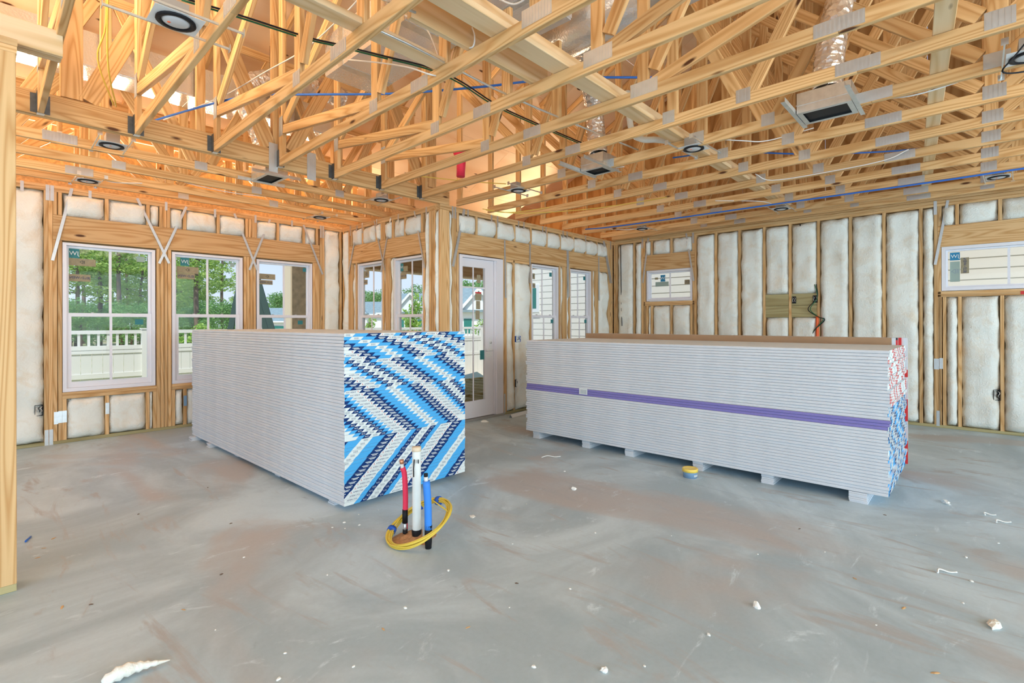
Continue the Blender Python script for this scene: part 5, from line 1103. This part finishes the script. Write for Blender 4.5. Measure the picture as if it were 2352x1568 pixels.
r = root('parked_car', at(640, 70).to_2d().to_3d() + Vector((0, 0, GZ)), 'dark parked car far outside the third nook window', 'car', None, YAW - math.pi / 2)
MB().add([(-2.2, 0, .35), (2.2, 0, .35), (2.25, 0, .85), (1.3, 0, .98), (.8, 0, 1.45), (-1.0, 0, 1.5), (-1.7, 0, 1.05), (-2.25, 0, .95)] + [(-2.2, 1.7, .35), (2.2, 1.7, .35), (2.25, 1.7, .85), (1.3, 1.7, .98), (.8, 1.5, 1.45), (-1.0, 1.5, 1.5), (-1.7, 1.7, 1.05), (-2.25, 1.7, .95)], [tuple(range(8)), tuple(range(15, 7, -1))] + [(i, 8 + i, 8 + (i + 1) % 8, (i + 1) % 8) for i in range(8)]).build('car_body', 'carpaint', r)
MB().add([(-1.5, -.01, 1.02), (1.15, -.01, 1.0), (.72, -.01, 1.4), (-.95, -.01, 1.44)], [(0, 1, 2, 3)]).build('side_window', 'teal', r)
for x in (-1.4, 1.4): MB().lathe([(0, -.1), (.33, -.1), (.33, .1), (0, .1)], 16).build('wheel', 'tyre', r, (x, .1, .33), (math.pi / 2, 0, 0))

# trees: four kinds, each crown a cloud of needle or leaf sprays carried by its boughs
def spray_crown(seed, pads, leaf, per):
    rr = random.Random(seed); vs = []; fs = []
    for (cx, cy, cz, rx, ry, rz_) in pads:
        for _ in range(int(per * rx * ry)):
            while True:
                a, b, c = rr.uniform(-1, 1), rr.uniform(-1, 1), rr.uniform(-1, 1)
                if a * a + b * b + c * c < 1: break
            p = Vector((cx + a * rx, cy + b * ry, cz + c * rz_)); d1 = Vector((rr.uniform(-1, 1), rr.uniform(-1, 1), rr.uniform(-.5, .5))).normalized() * leaf * rr.uniform(.6, 1.3); d2 = Vector((rr.uniform(-1, 1), rr.uniform(-1, 1), rr.uniform(-1, 1))).normalized() * leaf * .6
            k = len(vs); vs += [p - d1 * .5, p + d2 * .5, p + d1 * .5, p - d2 * .5]; fs.append((k, k + 1, k + 2, k + 3))
    return vs, fs
def make_pine(seed, H, bare):
    rr = random.Random(seed); pads = []; mb = MB(); mb.tube(crom([(0, 0, 0), (rr.uniform(-.2, .2), 0, H * .4), (rr.uniform(-.2, .2), .1, H * .75), (0, 0, H)], 4), [.20 - .0125 * i for i in range(13)], 7)
    n = 11
    for i in range(n):
        z = H * (bare + (1 - bare) * i / (n - 1)); q = (1 - .55 * i / n); t = rr.uniform(0, 6.3); l = rr.uniform(.8, 1.9) * q
        pads.append((math.cos(t) * l, math.sin(t) * l, z, rr.uniform(.8, 1.5) * q + .3, rr.uniform(.8, 1.5) * q + .3, rr.uniform(.28, .5)))
        mb.tube([(0, 0, z - .25), (math.cos(t) * l, math.sin(t) * l, z)], [.06, .02], 5)
        if rr.random() < .6: t += 2.4; pads.append((math.cos(t) * l * .8, math.sin(t) * l * .8, z + .2, 1.0 * q + .2, 1.0 * q + .2, .35))
    v, f = spray_crown(seed, pads, .30, 100); return mb.me('trunk', 'bark'), mesh('crown', v, f, 'needles')
def make_broad(seed, H, mat, leaf=.25):
    rr = random.Random(seed); pads = []; mb = MB(); mb.tube([(0, 0, 0), (.05, 0, H * .5), (0, .1, H * .8)], [.12, .09, .04], 6)
    for i in range(11): z = H * rr.uniform(.18, .88); q = 1 - abs(z / H - .5) * .9; t = rr.uniform(0, 6.3); l = rr.uniform(.1, .30) * H * q; pads.append((math.cos(t) * l, math.sin(t) * l, z, H * .20, H * .20, H * .15))
    v, f = spray_crown(seed, pads, leaf, 210 / max(.5, (H * .2) ** 0.6)); return mb.me('trunk', 'bark'), mesh('crown', v, f, mat)
PR = {'pine': [make_pine(1, 11.5, .42), make_pine(2, 12.5, .5), make_pine(3, 10.5, .35)], 'broad': [make_broad(5, 5.0, 'leaves'), make_broad(6, 5.5, 'leaves')], 'bush': [make_broad(8, 2.2, 'leaves2', .22)]}
def tree(kind, px, D_, s, label, group, var=0, zs=1.0):
    c = at(px, D_); r = root({'pine': 'pine_tree', 'broad': 'broadleaf_tree', 'bush': 'bush'}[kind], (c.x, c.y, GZ), label, 'bush' if kind == 'bush' else 'tree', group, (px * 1.7) % 6.28); r.scale = (s, s, s * zs)
    t, cr_ = PR[kind][var % len(PR[kind])]; obj('trunk', t, r); obj('crown', cr_, r)
def through(px):
    for lo, hi, w in ((140, 360, 'first nook window'), (392, 560, 'second nook window'), (585, 720, 'third nook window'), (820, 882, 'short-wall nook window'), (900, 985, 'window beside the corner post'), (1060, 1125, 'glazed door')):
        if lo <= px <= hi: return w
def grove(kind, lst, what, group):
    lst = [q for q in sorted(lst) if through(q[0])]; cnt = {}; seen = {}
    for q in lst: cnt[through(q[0])] = cnt.get(through(q[0]), 0) + 1
    for i, (px, D_, s_) in enumerate(lst):
        w = through(px); seen[w] = seen.get(w, 0) + 1; k = seen[w]
        pos = 'only one' if cnt[w] == 1 else 'leftmost' if k == 1 else 'rightmost' if k == cnt[w] else '%s from left' % ordw(k)
        tree(kind, px, D_, s_, '%s, %s seen through the %s' % (what, pos, w), group, i)
grove('pine', [(176, 40, .92), (193, 46, .95), (227, 42, 1.02), (250, 54, 1.1), (279, 40, .98), (290, 48, .94), (325, 45, .80), (345, 54, .92), (404, 47, .78), (416, 53, .8), (436, 58, .85), (454, 38, 1.05), (476, 63, .88), (512, 50, .90), (548, 66, .8)], 'tall pine with bare grey trunk', 'pines beyond the white fence')
grove('broad', [(95 + i * 23, 36 + (i * 7 % 9), .56 + .03 * (i * 5 % 7)) for i in range(22)], 'low dense leafy tree', 'understory trees beyond the fence')
grove('broad', [(100 + i * 42, 50 + (i * 5 % 8), .78 + .05 * (i * 3 % 5)) for i in range(12)], 'taller leafy tree farther back', 'taller leafy trees beyond the fence')
grove('broad', [(612, 106, 1.25), (637, 116, 1.85), (655, 128, 1.6), (705, 112, 1.5), (835, 94, 1.55), (856, 108, 1.75), (873, 124, 2.0), (922, 84, 1.3), (946, 98, 1.85), (976, 112, 1.75), (1068, 79, 1.65), (1090, 90, 2.0), (1112, 112, 2.4)], 'rounded tree past the houses', 'trees behind the far houses')
tree('bush', 446, 24, .85, 'bright green rounded bush just beyond the white fence', None); tree('bush', 845, 50, 1.1, 'dark shrub before the far house, nook window farther from the post', None); tree('bush', 948, 52, 1.5, 'slender green shrub before the steep gabled house', None, 0, 1.5); tree('bush', 1108, 41, 1.0, 'green shrub before the big-roofed house, seen through the door', None)
